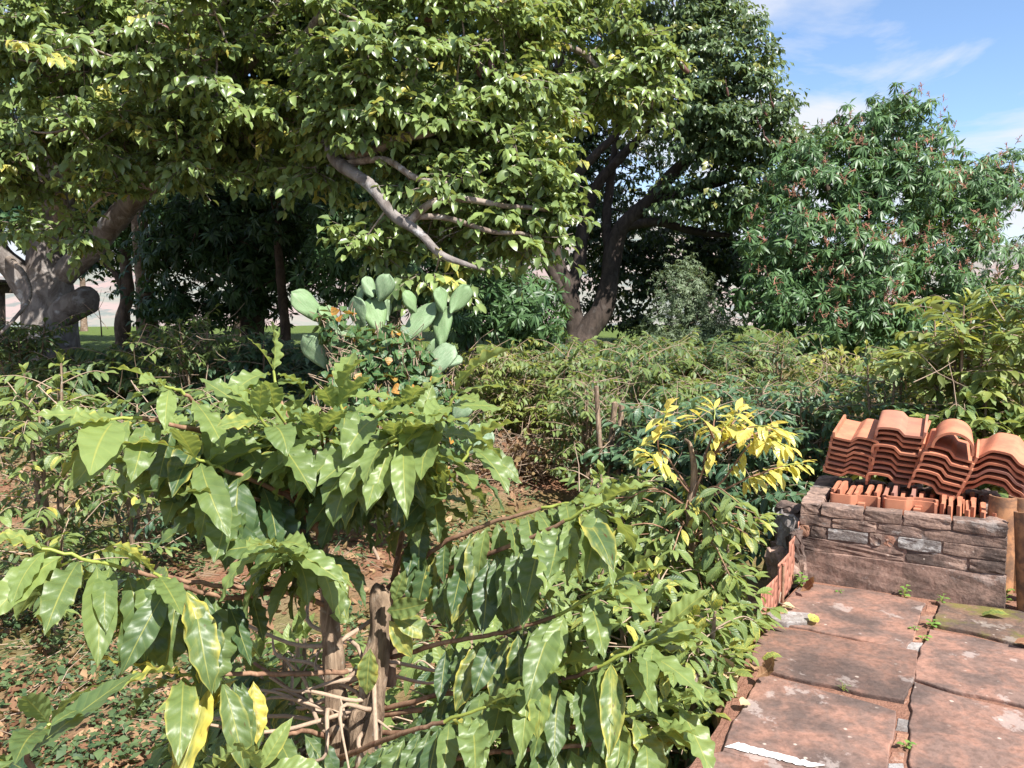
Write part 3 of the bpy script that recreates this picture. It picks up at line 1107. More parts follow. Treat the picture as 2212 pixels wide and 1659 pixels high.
# ------------------------------------------------------------------ rusty perforated sheet and rod
m = M('rust')
p_ = m.pos()
a = m.noise(16, 6, .65, vec=p_)
mRust = m.done(m.pbr(m.mix(m.ramp(a, .3, .72), (.42, .19, .13), (.28, .115, .075)), .85, .25, m.bump(m.noise(80, 4, .6, vec=p_), .3, .004)))
A0, A1 = G(1642, 1352, -.03), G(1733, 1236, -.02)
sheet = thing('perforated_sheet', 'rusty perforated metal sheet standing on edge along the terrace border', 'metal sheet', (A0 + A1) / 2)
ux = A1 - A0
SL = float(np.linalg.norm(ux))
ux = ux / SL
nrmS = np.cross(ux, UZ)
nc = 16
cs = SL / nc
g = Geo()
ang = np.linspace(0, 2 * PI, 8, endpoint=False) + PI / 8
for i in range(nc):
    f = (i + .5) / nc
    hh = np.interp(f, [0, .28, .33, .55, .60, .82, .88, 1], [.20, .205, .255, .28, .32, .34, .36, .42]) + rng.normal(0, .006)
    for j in range(int(hh / cs)):
        cx, cz = (i + .5) * cs, (j + .5) * cs
        bow = .012 * math.sin(f * PI)
        sq = np.array([(1, .414), (.414, 1), (-.414, 1), (-1, .414), (-1, -.414), (-.414, -1), (.414, -1), (1, -.414)]) * cs / 2
        corner = np.array([(1, 1), (-1, 1), (-1, -1), (1, -1)]) * cs / 2
        hr = cs * .13
        ho = np.stack([np.cos(ang) * hr, np.sin(ang) * hr], -1)
        solid = (i + j) % 2 or f > .93
        sq_ = np.vstack([sq, corner])
        pts = np.vstack([sq_, ho]) + (cx, cz)
        v3 = A0 + ux * pts[:, :1] + UZ * pts[:, 1:] + nrmS * bow
        fs = [(k, (k + 1) % 8, 12 + (k + 1) % 8, 12 + k) for k in range(8)]
        if solid:
            g.quads(v3, [tuple(range(8))])
        else:
            g.quads(v3, fs)
        g.quads(v3, [(0, 8, 1), (2, 9, 3), (4, 10, 5), (6, 11, 7)])
me = g.mesh('sheet', sheet.location, False)
bm = bmesh.new()
bm.from_mesh(me)
bmesh.ops.remove_doubles(bm, verts=bm.verts, dist=2e-4)
bmesh.ops.recalc_face_normals(bm, faces=bm.faces)
bm.to_mesh(me)
bm.free()
so = obj('sheet', me, mRust, sheet)
md = so.modifiers.new('thickness', 'SOLIDIFY')
md.thickness = .003
rp = A0 + ux * SL * .32 + nrmS * (.035 if np.dot(nrmS, CAM - A0) > 0 else -.035)
g = Geo()
tube(g, crom([(*(rp + UZ * -.01), .009), (*(rp + UZ * .1 + ux * -.004), .009), (*(rp + UZ * .235 + ux * -.008), .0085)], 5), 8)
rod = thing('steel_rod', 'short rusty rod standing upright in front of the perforated sheet', 'rod', rp)
part('shaft', g, bark('rod_rust', (.2, .10, .06), (.36, .22, .14), (.3, .2, .15), 30, 1, .3, .002), rod)
g = Geo()
tube(g, [(*(rp + UZ * .228 + ux * -.008), .0105), (*(rp + UZ * .238 + ux * -.008), .0105)], 8)
part('rod_cap', g, mRust, rod)

# ------------------------------------------------------------------ trees
def limb(pts, n=6):
    """rows (xv, yv, depth, radius) -> smoothed world rows (x, y, z, r)"""
    return crom([(*V(x, y, d), r) for x, y, d, r in pts], n)


def rooted(x, y, d, r, flare=1.3):
    """base row on the terrain under the point (x, y) at depth d"""
    p = V(x, y, d)
    return (p[0], p[1], float(gz(p[0], p[1])) - .15, r * flare)


def clusters(blobs, r_):
    """sample cluster centres in ellipsoids (xv, yv, d, rx, ry, rz, n, shell)"""
    P, Oo, K = [], [], []
    for (x, y, d, rx, ry, rz, n, sh) in blobs:
        c = V(x, y, d)
        q = nrm(r_.normal(size=(n, 3)))
        rad = sh + (1 - sh) * r_.random((n, 1)) ** .6
        P.append(c + q * rad * np.array([rx, ry, rz]))
        Oo.append(nrm(q / np.array([rx, ry, rz])))
        K.append(np.full(n, len(K)))
    return np.concatenate(P), np.concatenate(Oo), np.concatenate(K)


def twig_to(skel, pts, geo, r0=.02, r1=.006, sides=4, sag=.12, r_=rng, tip=None):
    """join cluster centres to the skeleton, nearest first, with curved twigs"""
    sk = [np.asarray(skel)[:, :3]]
    allp = np.asarray(skel)[:, :3]
    dist = np.min(np.linalg.norm(pts[:, None] - allp[None, ::2], axis=2), axis=1) if len(pts) * len(allp) < 4e6 else np.arange(len(pts))
    for i in np.argsort(dist):
        p = pts[i]
        dd = np.linalg.norm(allp - p, axis=1)
        q = allp[int(np.argmin(dd))]
        L = np.linalg.norm(p - q)
        if L < .04:
            continue
        mid = (p + q) / 2 + r_.normal(0, sag * L * .5, 3) + np.array([0, 0, -sag * L * .3])
        k = 7 if L > .5 else 4
        t = np.linspace(0, 1, k)[:, None]
        c = q * (1 - t) ** 2 + 2 * mid * t * (1 - t) + p * t ** 2
        f = min(1.0, .35 + L * .6)
        rr_ = np.linspace(r0 * f, r1, k)
        tube(geo, np.hstack([c, rr_[:, None]]), sides)
        allp = np.vstack([allp, c[1:]])


SUNV = np.array(sdir)


def spray_pairs(LV, P, Oo, size, nsub, step, L, tonef, yel, r_, flat=.6, W=.27, geo=None, bend=.7, fold=.35, droop=.35, up=.15):
    """leaf pairs on short spreading shoots (locust tree)"""
    for p, o in zip(P, Oo):
        for k in range(nsub):
            a = r_.uniform(0, 2 * PI)
            d = np.array([math.cos(a), math.sin(a), 0]) * .9 + o * .8
            d[2] = d[2] * flat + up + r_.normal(0, .25)
            d = nrm(d)
            ln = size * r_.uniform(.55, 1.1)
            n = max(2, int(ln / step))
            s = (np.arange(n) + r_.random()) / n
            pos = p + d * (s * ln)[:, None] + np.array([0, 0, -1]) * (s ** 2 * ln * .22)[:, None]
            if geo is not None:
                tube(geo, np.hstack([pos[[0, n // 2, -1]], np.array([[.006], [.004], [.0025]])]), 3)
            side = nrm(np.cross(d, (0, 0, 1)))
            tn = tonef(p, r_)
            y = yel if r_.random() > .05 else .75
            for sg in (1, -1):
                D = d * r_.uniform(.2, .9, (n, 1)) + np.array([.12, -.25, 0]) + side * sg * r_.uniform(.5, 1, (n, 1)) + r_.normal(0, .22, (n, 3)) + np.array([0, 0, -1]) * r_.uniform(0, 2 * droop, (n, 1))
                N = np.array([0, 0, .55]) + o * .35 + SUNV * .55 + r_.normal(0, .28, (n, 3)) + side * sg * .2
                LV.add(pos + r_.normal(0, .01, (n, 3)), D, N, L * r_.uniform(.7, 1.15, n), W * r_.uniform(.85, 1.1, n), bend * r_.uniform(.3, 1.5, n), fold, 0,
                       np.clip(tn + r_.normal(0, .16, n), 0, 1), np.clip(y + r_.normal(0, .12, n), 0, 1))


def spray_whorl(LV, P, Oo, size, nwh, nleaf, L, tonef, yel, r_, W=.115, droop=.5, bend=.7):
    """rosettes of long narrow leaves (mango)"""
    for p, o in zip(P, Oo):
        for k in range(nwh):
            c = p + r_.normal(0, size, 3) * np.array([1, 1, .8])
            ax = nrm(o + np.array([0, 0, .45]) + r_.normal(0, .35, 3))
            q = nrm(np.cross(ax, (0.3, 0.2, 1)))
            w = np.cross(ax, q)
            a = np.arange(nleaf) * 2.4 + r_.random() * 6
            rad = np.cos(a)[:, None] * q + np.sin(a)[:, None] * w
            D = rad + ax * r_.uniform(-.1, .55, (nleaf, 1)) + np.array([0, 0, -1]) * r_.uniform(.4, 1.6, (nleaf, 1)) * droop
            N = ax * .8 + rad * .3 + SUNV * .6 + r_.normal(0, .15, (nleaf, 3))
            t = np.clip(tonef(c, r_) + r_.normal(0, .14, nleaf), 0, 1)
            LV.add(c + rad * .015, D, N, L * r_.uniform(.7, 1.15, nleaf), W, bend * r_.uniform(.2, 1.4, nleaf), .25, 0, t, np.clip(yel + r_.normal(0, .06, nleaf), 0, 1))


def limbs_parts(root, limbs, mat, sides=14, noise=.06, names=None):
    for i, L in enumerate(limbs):
        g = Geo()
        tube(g, L, sides, noise, seed=i * 1.7 + .3)
        part(names[i] if names else ('trunk' if i == 0 else 'branch'), g, mat, root)


T3 = Tpl('ovate', 3, 3)
T2 = Tpl('ovate', 2, 3)
TL3 = Tpl('lance', 3, 3)
TL2 = Tpl('lance', 2, 3)
TC_HI = Tpl('coffee', 30, 5, 5.0)
TC_MID = Tpl('coffee', 10, 3, 2.6)
TC_LO = Tpl('coffee', 5, 3, 1.2)
TH = Tpl('heart', 5, 3, 1.0)

# ---- near locust tree: gnarled trunk far left, boughs reaching over the garden
r1 = np.random.default_rng(21)
b0 = rooted(112, 760, 10.6, .32)
trunk = crom([b0, (*V(110, 720, 10.6), .33), (*V(106, 640, 10.6), .31), (*V(106, 560, 10.6), .28), (*V(110, 480, 10.6), .26), (*V(118, 400, 10.5), .25), (*V(128, 300, 10.3), .2), (*V(150, 180, 10), .15), (*V(190, 30, 9.6), .1)], 8)
L2 = limb([(125, 600, 10.55, .17), (190, 545, 10.4, .155), (250, 475, 10.1, .145), (320, 400, 9.8, .13), (400, 345, 9.4, .12), (500, 300, 9.0, .12), (600, 235, 8.4, .1), (665, 240, 7.8, .08),
           (705, 300, 7.4, .066), (730, 350, 7.1, .06), (800, 400, 6.75, .052), (845, 460, 6.6, .046), (905, 502, 6.5, .038), (950, 548, 6.45, .03), (1010, 572, 6.45, .022), (1045, 583, 6.5, .01)], 6)
L3 = limb([(85, 650, 10.6, .2), (40, 590, 10.5, .17), (-20, 520, 10.3, .16), (-80, 350, 10, .16), (-120, 200, 9.8, .12)], 6)
L4 = limb([(140, 480, 10.5, .13), (115, 420, 10.2, .11), (60, 400, 9.9, .095), (35, 360, 9.7, .09), (60, 310, 9.5, .08), (20, 260, 9.3, .07), (-30, 220, 9.1, .05)], 6)
L5 = limb([(660, 235, 8.2, .07), (640, 180, 8.0, .06), (650, 100, 7.8, .045), (700, 20, 7.6, .035), (760, -70, 7.4, .02)], 6)
L6 = limb([(715, 320, 7.3, .055), (780, 335, 7.0, .048), (860, 300, 6.8, .042), (930, 285, 6.75, .036), (1000, 250, 6.8, .028), (1060, 215, 7.2, .018)], 6)
L7 = limb([(880, 485, 6.55, .036), (930, 440, 6.5, .032), (1000, 430, 6.45, .028), (1090, 445, 6.5, .022), (1160, 450, 6.6, .016), (1215, 462, 6.8, .01)], 6)
L8 = limb([(870, 470, 6.6, .028), (960, 470, 6.5, .024), (1060, 500, 6.5, .02), (1130, 505, 6.6, .016), (1190, 525, 6.8, .009)], 6)
L9 = limb([(740, 355, 7.05, .033), (830, 345, 6.8, .03), (900, 385, 6.6, .026), (980, 395, 6.6, .02), (1060, 360, 7.1, .014)], 6)
L10 = limb([(430, 330, 9.3, .09), (470, 220, 8.8, .07), (560, 110, 8.3, .055), (600, 0, 8, .04)], 6)
L11 = limb([(160, 180, 10, .12), (300, 120, 9.3, .09), (420, 60, 8.7, .06), (520, -40, 8.3, .04)], 6)
L12 = limb([(700, 300, 7.95, .06), (900, 130, 8.2, .055), (1100, 90, 8.4, .045), (1250, 110, 8.5, .035), (1330, 190, 8.5, .025), (1440, 200, 8.5, .012)], 6)
L13 = limb([(120, 380, 10.5, .1), (200, 300, 9.6, .08), (260, 260, 8.8, .06), (330, 300, 8.0, .04), (420, 330, 7.5, .02)], 6)
L14 = limb([(20, 560, 10.3, .05), (50, 590, 9.4, .03), (65, 640, 8.8, .022), (30, 690, 8.4, .018), (-10, 730, 8.2, .014)], 6)
L15 = limb([(105, 690, 10.6, .2), (142, 674, 10.45, .19), (172, 656, 10.35, .185), (192, 645, 10.3, .17), (204, 640, 10.28, .1)], 6)
near_tree = thing('locust_tree', 'large gnarled tree at left with pale yellow-green paired leaves over garden', 'tree', (b0[0], b0[1], b0[2] + .15))
limbs1 = [trunk, L2, L3, L4, L5, L6, L7, L8, L9, L10, L11, L12, L13, L14, L15]
for i, L in enumerate(limbs1):
    g = Geo()
    tube(g, L, 28 if i == 0 else 14, .05 if i == 0 else .07, seed=i * 1.7 + .3)
    part('trunk' if i == 0 else ('burl' if i == 14 else 'branch'), g, mBarkJ if i in (0, 1, 2, 14) else mTwigJ, near_tree)
skel = np.vstack([L[3:] for L in (trunk[24:], L2[18:], L3, L4, L5, L6, L7, L8, L9, L10, L11, L12, L13)])
blobs = [(40, 110, 8.3, 1.5, 1.2, .95, 70, .5), (330, 130, 7.9, 1.4, 1.2, .9, 80, .5), (650, 110, 7.6, 1.3, 1.2, .85, 80, .5), (930, 150, 7.4, 1.1, 1.0, .75, 80, .5),
         (920, 300, 7.2, .75, .6, .42, 45, .3), (1030, 400, 7.0, .72, .6, .35, 42, .3), (1120, 475, 6.9, .42, .4, .2, 22, .2), (1000, 500, 6.9, .4, .35, .1, 7, .2),
         (1230, 120, 8.5, .95, .8, .65, 50, .4), (1370, 190, 8.5, .5, .5, .32, 16, .3), (1080, 180, 7.8, .7, .7, .5, 30, .3), (1150, 380, 7.0, .25, .3, .2, 10, .2),
         (250, 300, 7.9, 1.2, .8, .25, 42, .3), (40, 350, 8.2, .6, .6, .25, 18, .3), (560, 300, 7.8, .55, .5, .25, 18, .3), (420, 350, 7.6, .4, .4, .12, 8, .2),
         (760, 240, 7.3, .7, .5, .3, 26, .3), (670, 355, 7.4, .25, .3, .1, 5, .2), (230, 420, 7.6, .25, .25, .06, 3, .2), (190, 500, 8.0, .25, .2, .06, 3, .2), (95, 495, 8.2, .2, .2, .04, 3, .2),
         (790, 530, 6.9, .22, .2, .07, 4, .2), (960, 590, 6.8, .3, .2, .05, 4, .2)]
deep = [(300, -150, 10.5, 3.6, 2.4, 1.3, 190, .3), (350, 60, 9.6, 2.6, .8, 1.0, 90, .2), (800, 60, 9.0, 1.8, .7, .9, 70, .2), (100, 200, 11, 2.4, 1.5, 1.3, 80, .3), (700, 0, 10, 2.4, 1.8, 1.3, 90, .3), (500, 180, 10.5, 2.0, 1.2, .9, 60, .3), (1000, -120, 9.5, 2.2, 1.6, 1.0, 70, .3),
        (-350, 150, 9.5, 1.6, 1.6, 1.4, 60, .3)]
P, Oo, K = clusters(blobs, r1)
tw = Geo()
twig_to(skel, P, tw, .022, .006, 5, .22, r1)
LV = Leaves()
spray_pairs(LV, P, Oo, .44, 8, .072, .12, lambda p, r: r.uniform(.45, 1.0), .12, r1, geo=tw, W=.27, droop=.5, fold=.6)
# dry bare twigs among the boughs
for k in range(70):
    p = V(r1.uniform(880, 1210), r1.uniform(430, 540), r1.uniform(6.6, 7.1))
    d = nrm(np.array([r1.uniform(.4, 1), r1.normal(0, .5), r1.normal(0.05, .2)]))
    tube(tw, np.array([[*p, .005], [*(p + d * .12 + r1.normal(0, .015, 3)), .004], [*(p + d * .26 + r1.normal(0, .03, 3)), .002]]), 3)
part('twigs', tw, mTwigJ, near_tree, kind='stuff')
A = LV.arr()
near_l, rest = nearest_first(A, 300)
leaf_objs(near_tree, near_l, 'jat', Tpl('ovate', 5, 3), mJatO, 8)
part('crown', leaf_geo(rest, T3), mJatA, near_tree, kind='stuff')
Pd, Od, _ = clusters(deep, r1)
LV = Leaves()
spray_pairs(LV, Pd, Od, .6, 7, .13, .19, lambda p, r: .25 + r.normal(0, .1), .02, r1, W=.3)  # inner leaves toned dark, standing in for shade within the crown
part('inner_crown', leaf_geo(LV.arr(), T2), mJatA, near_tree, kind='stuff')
print('near tree leaves', len(A), len(LV.arr()))

# seed pods hanging in the near tree
m = M('seed_pod')
mPod = m.done(m.pbr(m.mix(m.noise(20, 3, vec=m.pos()), (.07, .03, .025), (.16, .075, .06)), .45, .4))
m = M('green_pod')
mPodG = m.done(m.pbr(m.mix(m.noise(20, 3, vec=m.pos()), (.14, .16, .05), (.24, .24, .08)), .5, .4))
for k, (x, y, d, ln, tx, ty, mt) in enumerate(((312, 36, 7.0, .15, .9, -.3, mPod), (330, 40, 7.0, .16, .8, -.5, mPod), (1058, 128, 7.0, .15, .3, -.9, mPod), (1030, 140, 7.0, .11, .4, -.8, mPod),
                                       (692, 30, 7.0, .12, .2, -.9, mPodG), (972, 240, 6.6, .15, .55, -.8, mPodG), (905, 30, 7.2, .16, .8, -.3, mPod), (1462, 125, 8.2, .2, .6, -.6, mPod))):
    c = V(x, y, d)
    dr = nrm(np.array([tx, r1.normal(0, .2), ty]))
    g = Geo()
    prof = [(0, .006), (.06, .018), (.2, .026), (.5, .03), (.8, .027), (.94, .018), (1, .005)]
    tube(g, crom([(*(c + dr * ln * t + np.array([0, 0, -.02 * math.sin(t * PI)])), q) for t, q in prof], 3), 10)
    st_ = c + np.array([0, 0, .12])
    tube(g, np.array([[*st_, .003], [*c, .004]]), 4)
    part('seed_pod', g, mt, near_tree)

# ---- tall dark locust tree in the middle distance
r2 = np.random.default_rng(33)
b0 = rooted(1252, 755, 17.6, .42)
far_tree = thing('locust_tree', 'tall dark spreading tree with several forked trunks behind the coffee garden', 'tree', (b0[0], b0[1], b0[2] + .15))
F0 = crom([b0, (*V(1255, 745, 17.6), .4), (*V(1268, 715, 17.6), .3), (*V(1300, 670, 17.6), .24), (*V(1318, 600, 17.6), .22), (*V(1325, 540, 17.6), .2), (*V(1345, 490, 17.5), .19), (*V(1400, 440, 17.3), .17),
           (*V(1440, 390, 17.1), .15), (*V(1490, 340, 16.9), .12), (*V(1560, 250, 16.7), .08), (*V(1600, 150, 16.6), .05)], 6)
F1 = limb([(1245, 740, 17.65, .26), (1238, 690, 17.7, .22), (1232, 640, 17.7, .2), (1210, 590, 17.7, .18), (1190, 520, 17.6, .17), (1178, 430, 17.6, .16), (1170, 330, 17.5, .14), (1190, 200, 17.3, .1), (1230, 60, 17, .07)])
F2 = limb([(1228, 640, 17.7, .16), (1250, 570, 17.8, .15), (1262, 480, 17.9, .14), (1290, 400, 17.9, .12), (1350, 330, 17.8, .1), (1420, 250, 17.6, .07), (1450, 130, 17.4, .05)])
F3 = limb([(1320, 580, 17.6, .12), (1310, 480, 17.9, .11), (1320, 380, 18.1, .1), (1330, 280, 18.2, .08), (1310, 150, 18.2, .06), (1340, 20, 18, .04)])
F4 = limb([(1178, 440, 17.6, .12), (1140, 370, 17.7, .1), (1120, 290, 17.9, .08), (1100, 180, 18, .05)])
F5 = limb([(1185, 470, 17.6, .13), (1230, 400, 17.3, .11), (1290, 330, 17, .09), (1340, 280, 16.8, .07), (1380, 200, 16.6, .05)])
F6 = limb([(1345, 490, 17.5, .12), (1420, 480, 17.2, .1), (1500, 500, 16.9, .08), (1580, 510, 16.7, .05)])
F7 = limb([(1400, 440, 17.3, .1), (1490, 410, 17.0, .09), (1570, 390, 16.8, .07), (1650, 350, 16.7, .04)])
F8 = limb([(1235, 690, 17.6, .12), (1215, 640, 17.4, .11), (1190, 585, 17.3, .1), (1150, 530, 17.2, .08), (1080, 470, 17, .05)])
limbs2 = [F0, F1, F2, F3, F4, F5, F6, F7, F8]
limbs_parts(far_tree, limbs2, mBarkJ2, 12, .07)
skel = np.vstack([L[8:] for L in limbs2])
blobs = [(1300, -120, 17.2, 2.4, 1.8, 1.6, 70, .5), (1420, 0, 16.8, 1.75, 1.6, 1.5, 170, .5), (1520, 150, 16.6, 1.4, 1.4, 1.3, 180, .5), (1590, 260, 16.5, 1.05, 1.1, 1.0, 115, .5),
         (1640, 360, 16.6, .95, 1.0, .85, 60, .6), (1500, 260, 16.0, .9, .8, .8, 50, .5), (1590, 420, 16.4, .85, .8, .6, 40, .5), (1480, 420, 16.4, .6, .6, .35, 16, .4),
         (1740, 330, 17.4, .55, .7, .6, 22, .5), (1400, 120, 16.3, 1.2, .9, .8, 50, .5), (1560, 60, 17.2, .5, .7, .7, 26, .4)]
back = [(1330, 380, 20.5, 2.8, .9, 2.6, 230, .1), (1180, 250, 20, 1.6, .7, 1.8, 110, .1), (1420, 600, 19.8, 2.0, .8, .45, 60, .2), (1560, 560, 19, 1.6, .8, .6, 80, .2), (1500, 480, 18.5, 1.6, .8, .9, 80, .2), (1300, 100, 20, 2.4, 1.2, 1.6, 80, .2),
        (1300, 590, 18.8, .8, .7, .35, 14, .2), (1330, 680, 20, 1.2, .5, .35, 22, .2), (1400, 540, 20.2, 2.6, .8, .9, 130, .1), (1620, 600, 19.5, 1.6, .8, .8, 80, .1)]
P, Oo, K = clusters(blobs, r2)
P2, O2, _ = clusters(back, r2)
tw = Geo()
twig_to(skel, np.vstack([P, P2]), tw, .035, .01, 4, .15, r2)
part('twigs', tw, mBarkJ2, far_tree, kind='stuff')
LV = Leaves()
spray_pairs(LV, P, Oo, .5, 7, .12, .17, lambda p, r: .62 + r.normal(0, .15), .10, r2, W=.27, droop=.75)
A1_ = LV.arr()
near_l, rest = nearest_first(A1_, 300)
mFarO = leaf_mat('far_locust_leaf', (.016, .040, .020), (.13, .19, .08), (.3, .28, .07), 'obj', rough=.36, veins=0, transl=.25, edge=.1)
leaf_objs(far_tree, near_l, 'jatfar', T3, mFarO, 6)
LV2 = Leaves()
spray_pairs(LV2, P2, O2, .5, 6, .13, .17, lambda p, r: .1 + r.normal(0, .08), .0, r2, W=.27, droop=.5)  # back leaves darkened to imitate shade inside the crown
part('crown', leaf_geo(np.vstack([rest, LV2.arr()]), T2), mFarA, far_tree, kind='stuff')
for k in range(6):
    c = V(r2.uniform(1400, 1680), r2.uniform(100, 330), 15.3)
    dr = nrm(np.array([r2.uniform(.2, .8), r2.normal(0, .3), -.7]))
    g = Geo()
    tube(g, crom([(*(c + dr * .18 * t), q) for t, q in ((0, .006), (.1, .02), (.5, .026), (.9, .02), (1, .005))], 3), 8)
    tube(g, np.array([[*(c + (0, .1, .2)), .004], [*c, .006]]), 4)
    part('seed_pod', g, mPod, far_tree)
print('far tree leaves', len(A1_), len(LV2.arr()))

# ---- mango trees
m = M('panicle')
mPan = m.done(m.pbr(m.mix(m.noise(5, 3, vec=m.pos()), (.28, .11, .08), (.40, .21, .14)), .8, .2))


def mango(name, label, base, limbs_px, blobs, seed, L=.2, nwh=4, nleaf=11, tone=.5, yel=.03, size=.2, panicles=0, mat=mMangoA, barkm=mBarkM, W=.115, tpl=TL2, indiv=0, leafcol=None, droop=.5, stemr=.14):
    r = np.random.default_rng(seed)
    bb = rooted(*base, stemr)
    root = thing(name, label, 'tree', (bb[0], bb[1], bb[2] + .15))
    lim = []
    for i, l in enumerate(limbs_px):
        if i == 0:
            lim.append(crom([bb] + [(*V(x, y, d), q) for x, y, d, q in l], 6))
        else:
            lim.append(limb(l))
    limbs_parts(root, lim, barkm, 10, .06)
    P, Oo, K = clusters(blobs, r)
    tw = Geo()
    twig_to(np.vstack([q[3:] for q in lim]), P, tw, .03, .007, 4, .15, r)
    part('twigs', tw, barkm, root, kind='stuff')
    LV = Leaves()
    tf = tone if callable(tone) else (lambda p, rr: tone + rr.normal(0, .13))
    spray_whorl(LV, P, Oo, size, nwh, nleaf, L, tf, yel, r, W=W, droop=droop)
    A = LV.arr()
    if indiv:
        a, A = nearest_first(A, indiv)
        leaf_objs(root, a, name + str(seed), TL3, leafcol, 6)
    part('crown', leaf_geo(A, tpl), mat, root, kind='stuff')
    if panicles:
        g = Geo()
        sel = r.choice(len(P), panicles, replace=False)
        for i in sel:
            if Oo[i][1] > .35 or Oo[i][2] < -.3:
                continue
            c = P[i] + Oo[i] * size * 1.1
            for q in range(4):
                ax = nrm(np.array([0, 0, 1]) + r.normal(0, .45, 3))
                h = r.uniform(.12, .2)
                c2 = c + r.normal(0, .12, 3)
                tube(g, np.array([[*c2, .006], [*(c2 + ax * h), .003]]), 3)
                for z in range(9):
                    t = .2 + .09 * z
                    dd = nrm(r.normal(0, 1, 3) + ax * .5) * (.085 * (1.15 - t))
                    b = c2 + ax * h * t
                    tube(g, np.array([[*b, .006], [*(b + dd), .003]]), 3)
        part('flower_panicles', g, mPan, root, kind='stuff')
    print(name, len(A))
    return root


mMangoO = leaf_mat('mango_leaf', (.014, .046, .020), (.11, .20, .07), (.3, .30, .07), 'obj', spec=.35, rough=.42, veins=0, transl=.22, edge=.1)
mango('mango_tree', 'rounded mango tree with reddish flower tips standing at right against sky', (1830, 770, 14.6),
      [[(1830, 760, 14.6, .16), (1822, 680, 14.6, .15), (1830, 600, 14.6, .13), (1870, 500, 14.6, .1), (1910, 380, 14.7, .06), (1930, 280, 14.8, .03)],
       [(1825, 650, 14.6, .11), (1760, 560, 14.3, .09), (1700, 480, 14.1, .05)], [(1830, 600, 14.6, .1), (1930, 540, 14.7, .08), (2050, 480, 14.9, .05)], [(1850, 540, 14.6, .08), (1800, 440, 14.6, .06), (1770, 360, 14.5, .03)],
       [(1890, 560, 14.6, .06), (2000, 620, 14.3, .05), (2090, 640, 14.2, .03)]],
      [(1925, 300, 15, 1.0, 1.0, .75, 60, .6), (1790, 390, 14.7, 1.0, 1.0, .85, 62, .6), (2070, 420, 15.2, 1.0, 1.0, .85, 60, .6), (1920, 420, 14.3, 1.0, .9, .75, 50, .6), (1720, 520, 14.2, .95, .9, .75, 56, .6),
       (1690, 640, 14, .85, .8, .5, 40, .5), (1860, 590, 13.7, .9, .8, .75, 54, .6), (2060, 580, 14.4, 1.05, .9, .75, 54, .6), (1830, 700, 13.8, 1.2, .8, .45, 46, .5), (2140, 660, 14.2, .8, .8, .5, 34, .5),
       (1930, 230, 15, .35, .4, .25, 8, .3), (2150, 380, 15.4, .45, .5, .5, 14, .4), (1990, 700, 14.2, .8, .7, .4, 24, .4)],
      51, L=.2, nwh=6, nleaf=12, tone=.62, yel=.05, panicles=300, indiv=300, leafcol=mMangoO, size=.19, droop=.65)
mango('mango_tree', 'dense bright green mango tree right behind the prickly pear', (1010, 780, 13),
      [[(1010, 760, 13, .15), (1000, 680, 13, .13), (980, 600, 13, .11), (950, 500, 13.2, .08), (940, 380, 13.4, .05)], [(1000, 650, 13, .1), (900, 600, 12.7, .07), (780, 560, 12.5, .04)],
       [(1000, 660, 13, .09), (1080, 640, 12.7, .07), (1150, 650, 12.4, .04)], [(970, 560, 13.1, .08), (850, 480, 12.8, .06), (760, 440, 12.6, .03)]],
      [(750, 470, 12.6, .65, .7, .75, 46, .55), (720, 600, 12.2, .5, .6, .42, 24, .5), (890, 600, 12.2, .85, .7, .5, 40, .5), (1110, 645, 12.2, .7, .7, .6, 46, .55), (1000, 540, 12.8, .9, .8, .7, 46, .5),
       (900, 420, 13.2, 1.0, .8, .8, 40, .5), (1060, 420, 13.6, .9, .8, .8, 34, .5), (1170, 690, 12.3, .35, .5, .4, 14, .4), (1040, 700, 12, .5, .5, .3, 16, .4), (960, 300, 14, 1.2, .8, .8, 30, .4)],
      52, L=.2, nwh=5, nleaf=12, tone=.55, yel=.0, size=.17, indiv=300, leafcol=mMangoO)
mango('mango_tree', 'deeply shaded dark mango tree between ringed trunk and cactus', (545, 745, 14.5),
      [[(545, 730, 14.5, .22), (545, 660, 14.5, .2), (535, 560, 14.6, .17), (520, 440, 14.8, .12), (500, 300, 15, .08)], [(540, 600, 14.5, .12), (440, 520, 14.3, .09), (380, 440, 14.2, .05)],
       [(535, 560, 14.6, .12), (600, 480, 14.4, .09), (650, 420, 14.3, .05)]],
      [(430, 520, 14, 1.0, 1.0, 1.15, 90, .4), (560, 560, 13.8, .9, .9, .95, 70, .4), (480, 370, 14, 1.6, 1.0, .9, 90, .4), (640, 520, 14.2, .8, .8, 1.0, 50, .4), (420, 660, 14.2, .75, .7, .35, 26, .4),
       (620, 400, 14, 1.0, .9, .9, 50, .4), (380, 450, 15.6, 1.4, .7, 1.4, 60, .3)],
      53, L=.21, nwh=5, nleaf=11, tone=.22, size=.22)  # low tone paints the deep shade into its leaves
mango('young_tree', 'slim dark trunk with low shaded leaves standing left of prickly pear', (617, 735, 12.8),
      [[(617, 725, 12.8, .085), (612, 660, 12.8, .08), (606, 590, 12.8, .075), (600, 500, 12.9, .06), (610, 380, 13, .04)]],
      [(620, 470, 13, .6, .6, .5, 22, .3), (640, 350, 13.2, .9, .8, .6, 26, .3)], 54, L=.2, nwh=4, nleaf=10, tone=.25, stemr=.09, size=.18)
mango('mango_tree', 'distant pale tree crown at the far right edge beyond mango', (2210, 760, 21),
      [[(2210, 740, 21, .15), (2205, 640, 21, .12), (2210, 560, 21, .06)]],
      [(2215, 560, 21, .8, .8, .7, 40, .5), (2190, 660, 20.5, .9, .8, .7, 40, .5), (2260, 620, 21, 1, 1, 1, 40, .5)], 55, L=.22, nwh=3, nleaf=9, tone=.6, size=.25, mat=mFarA)
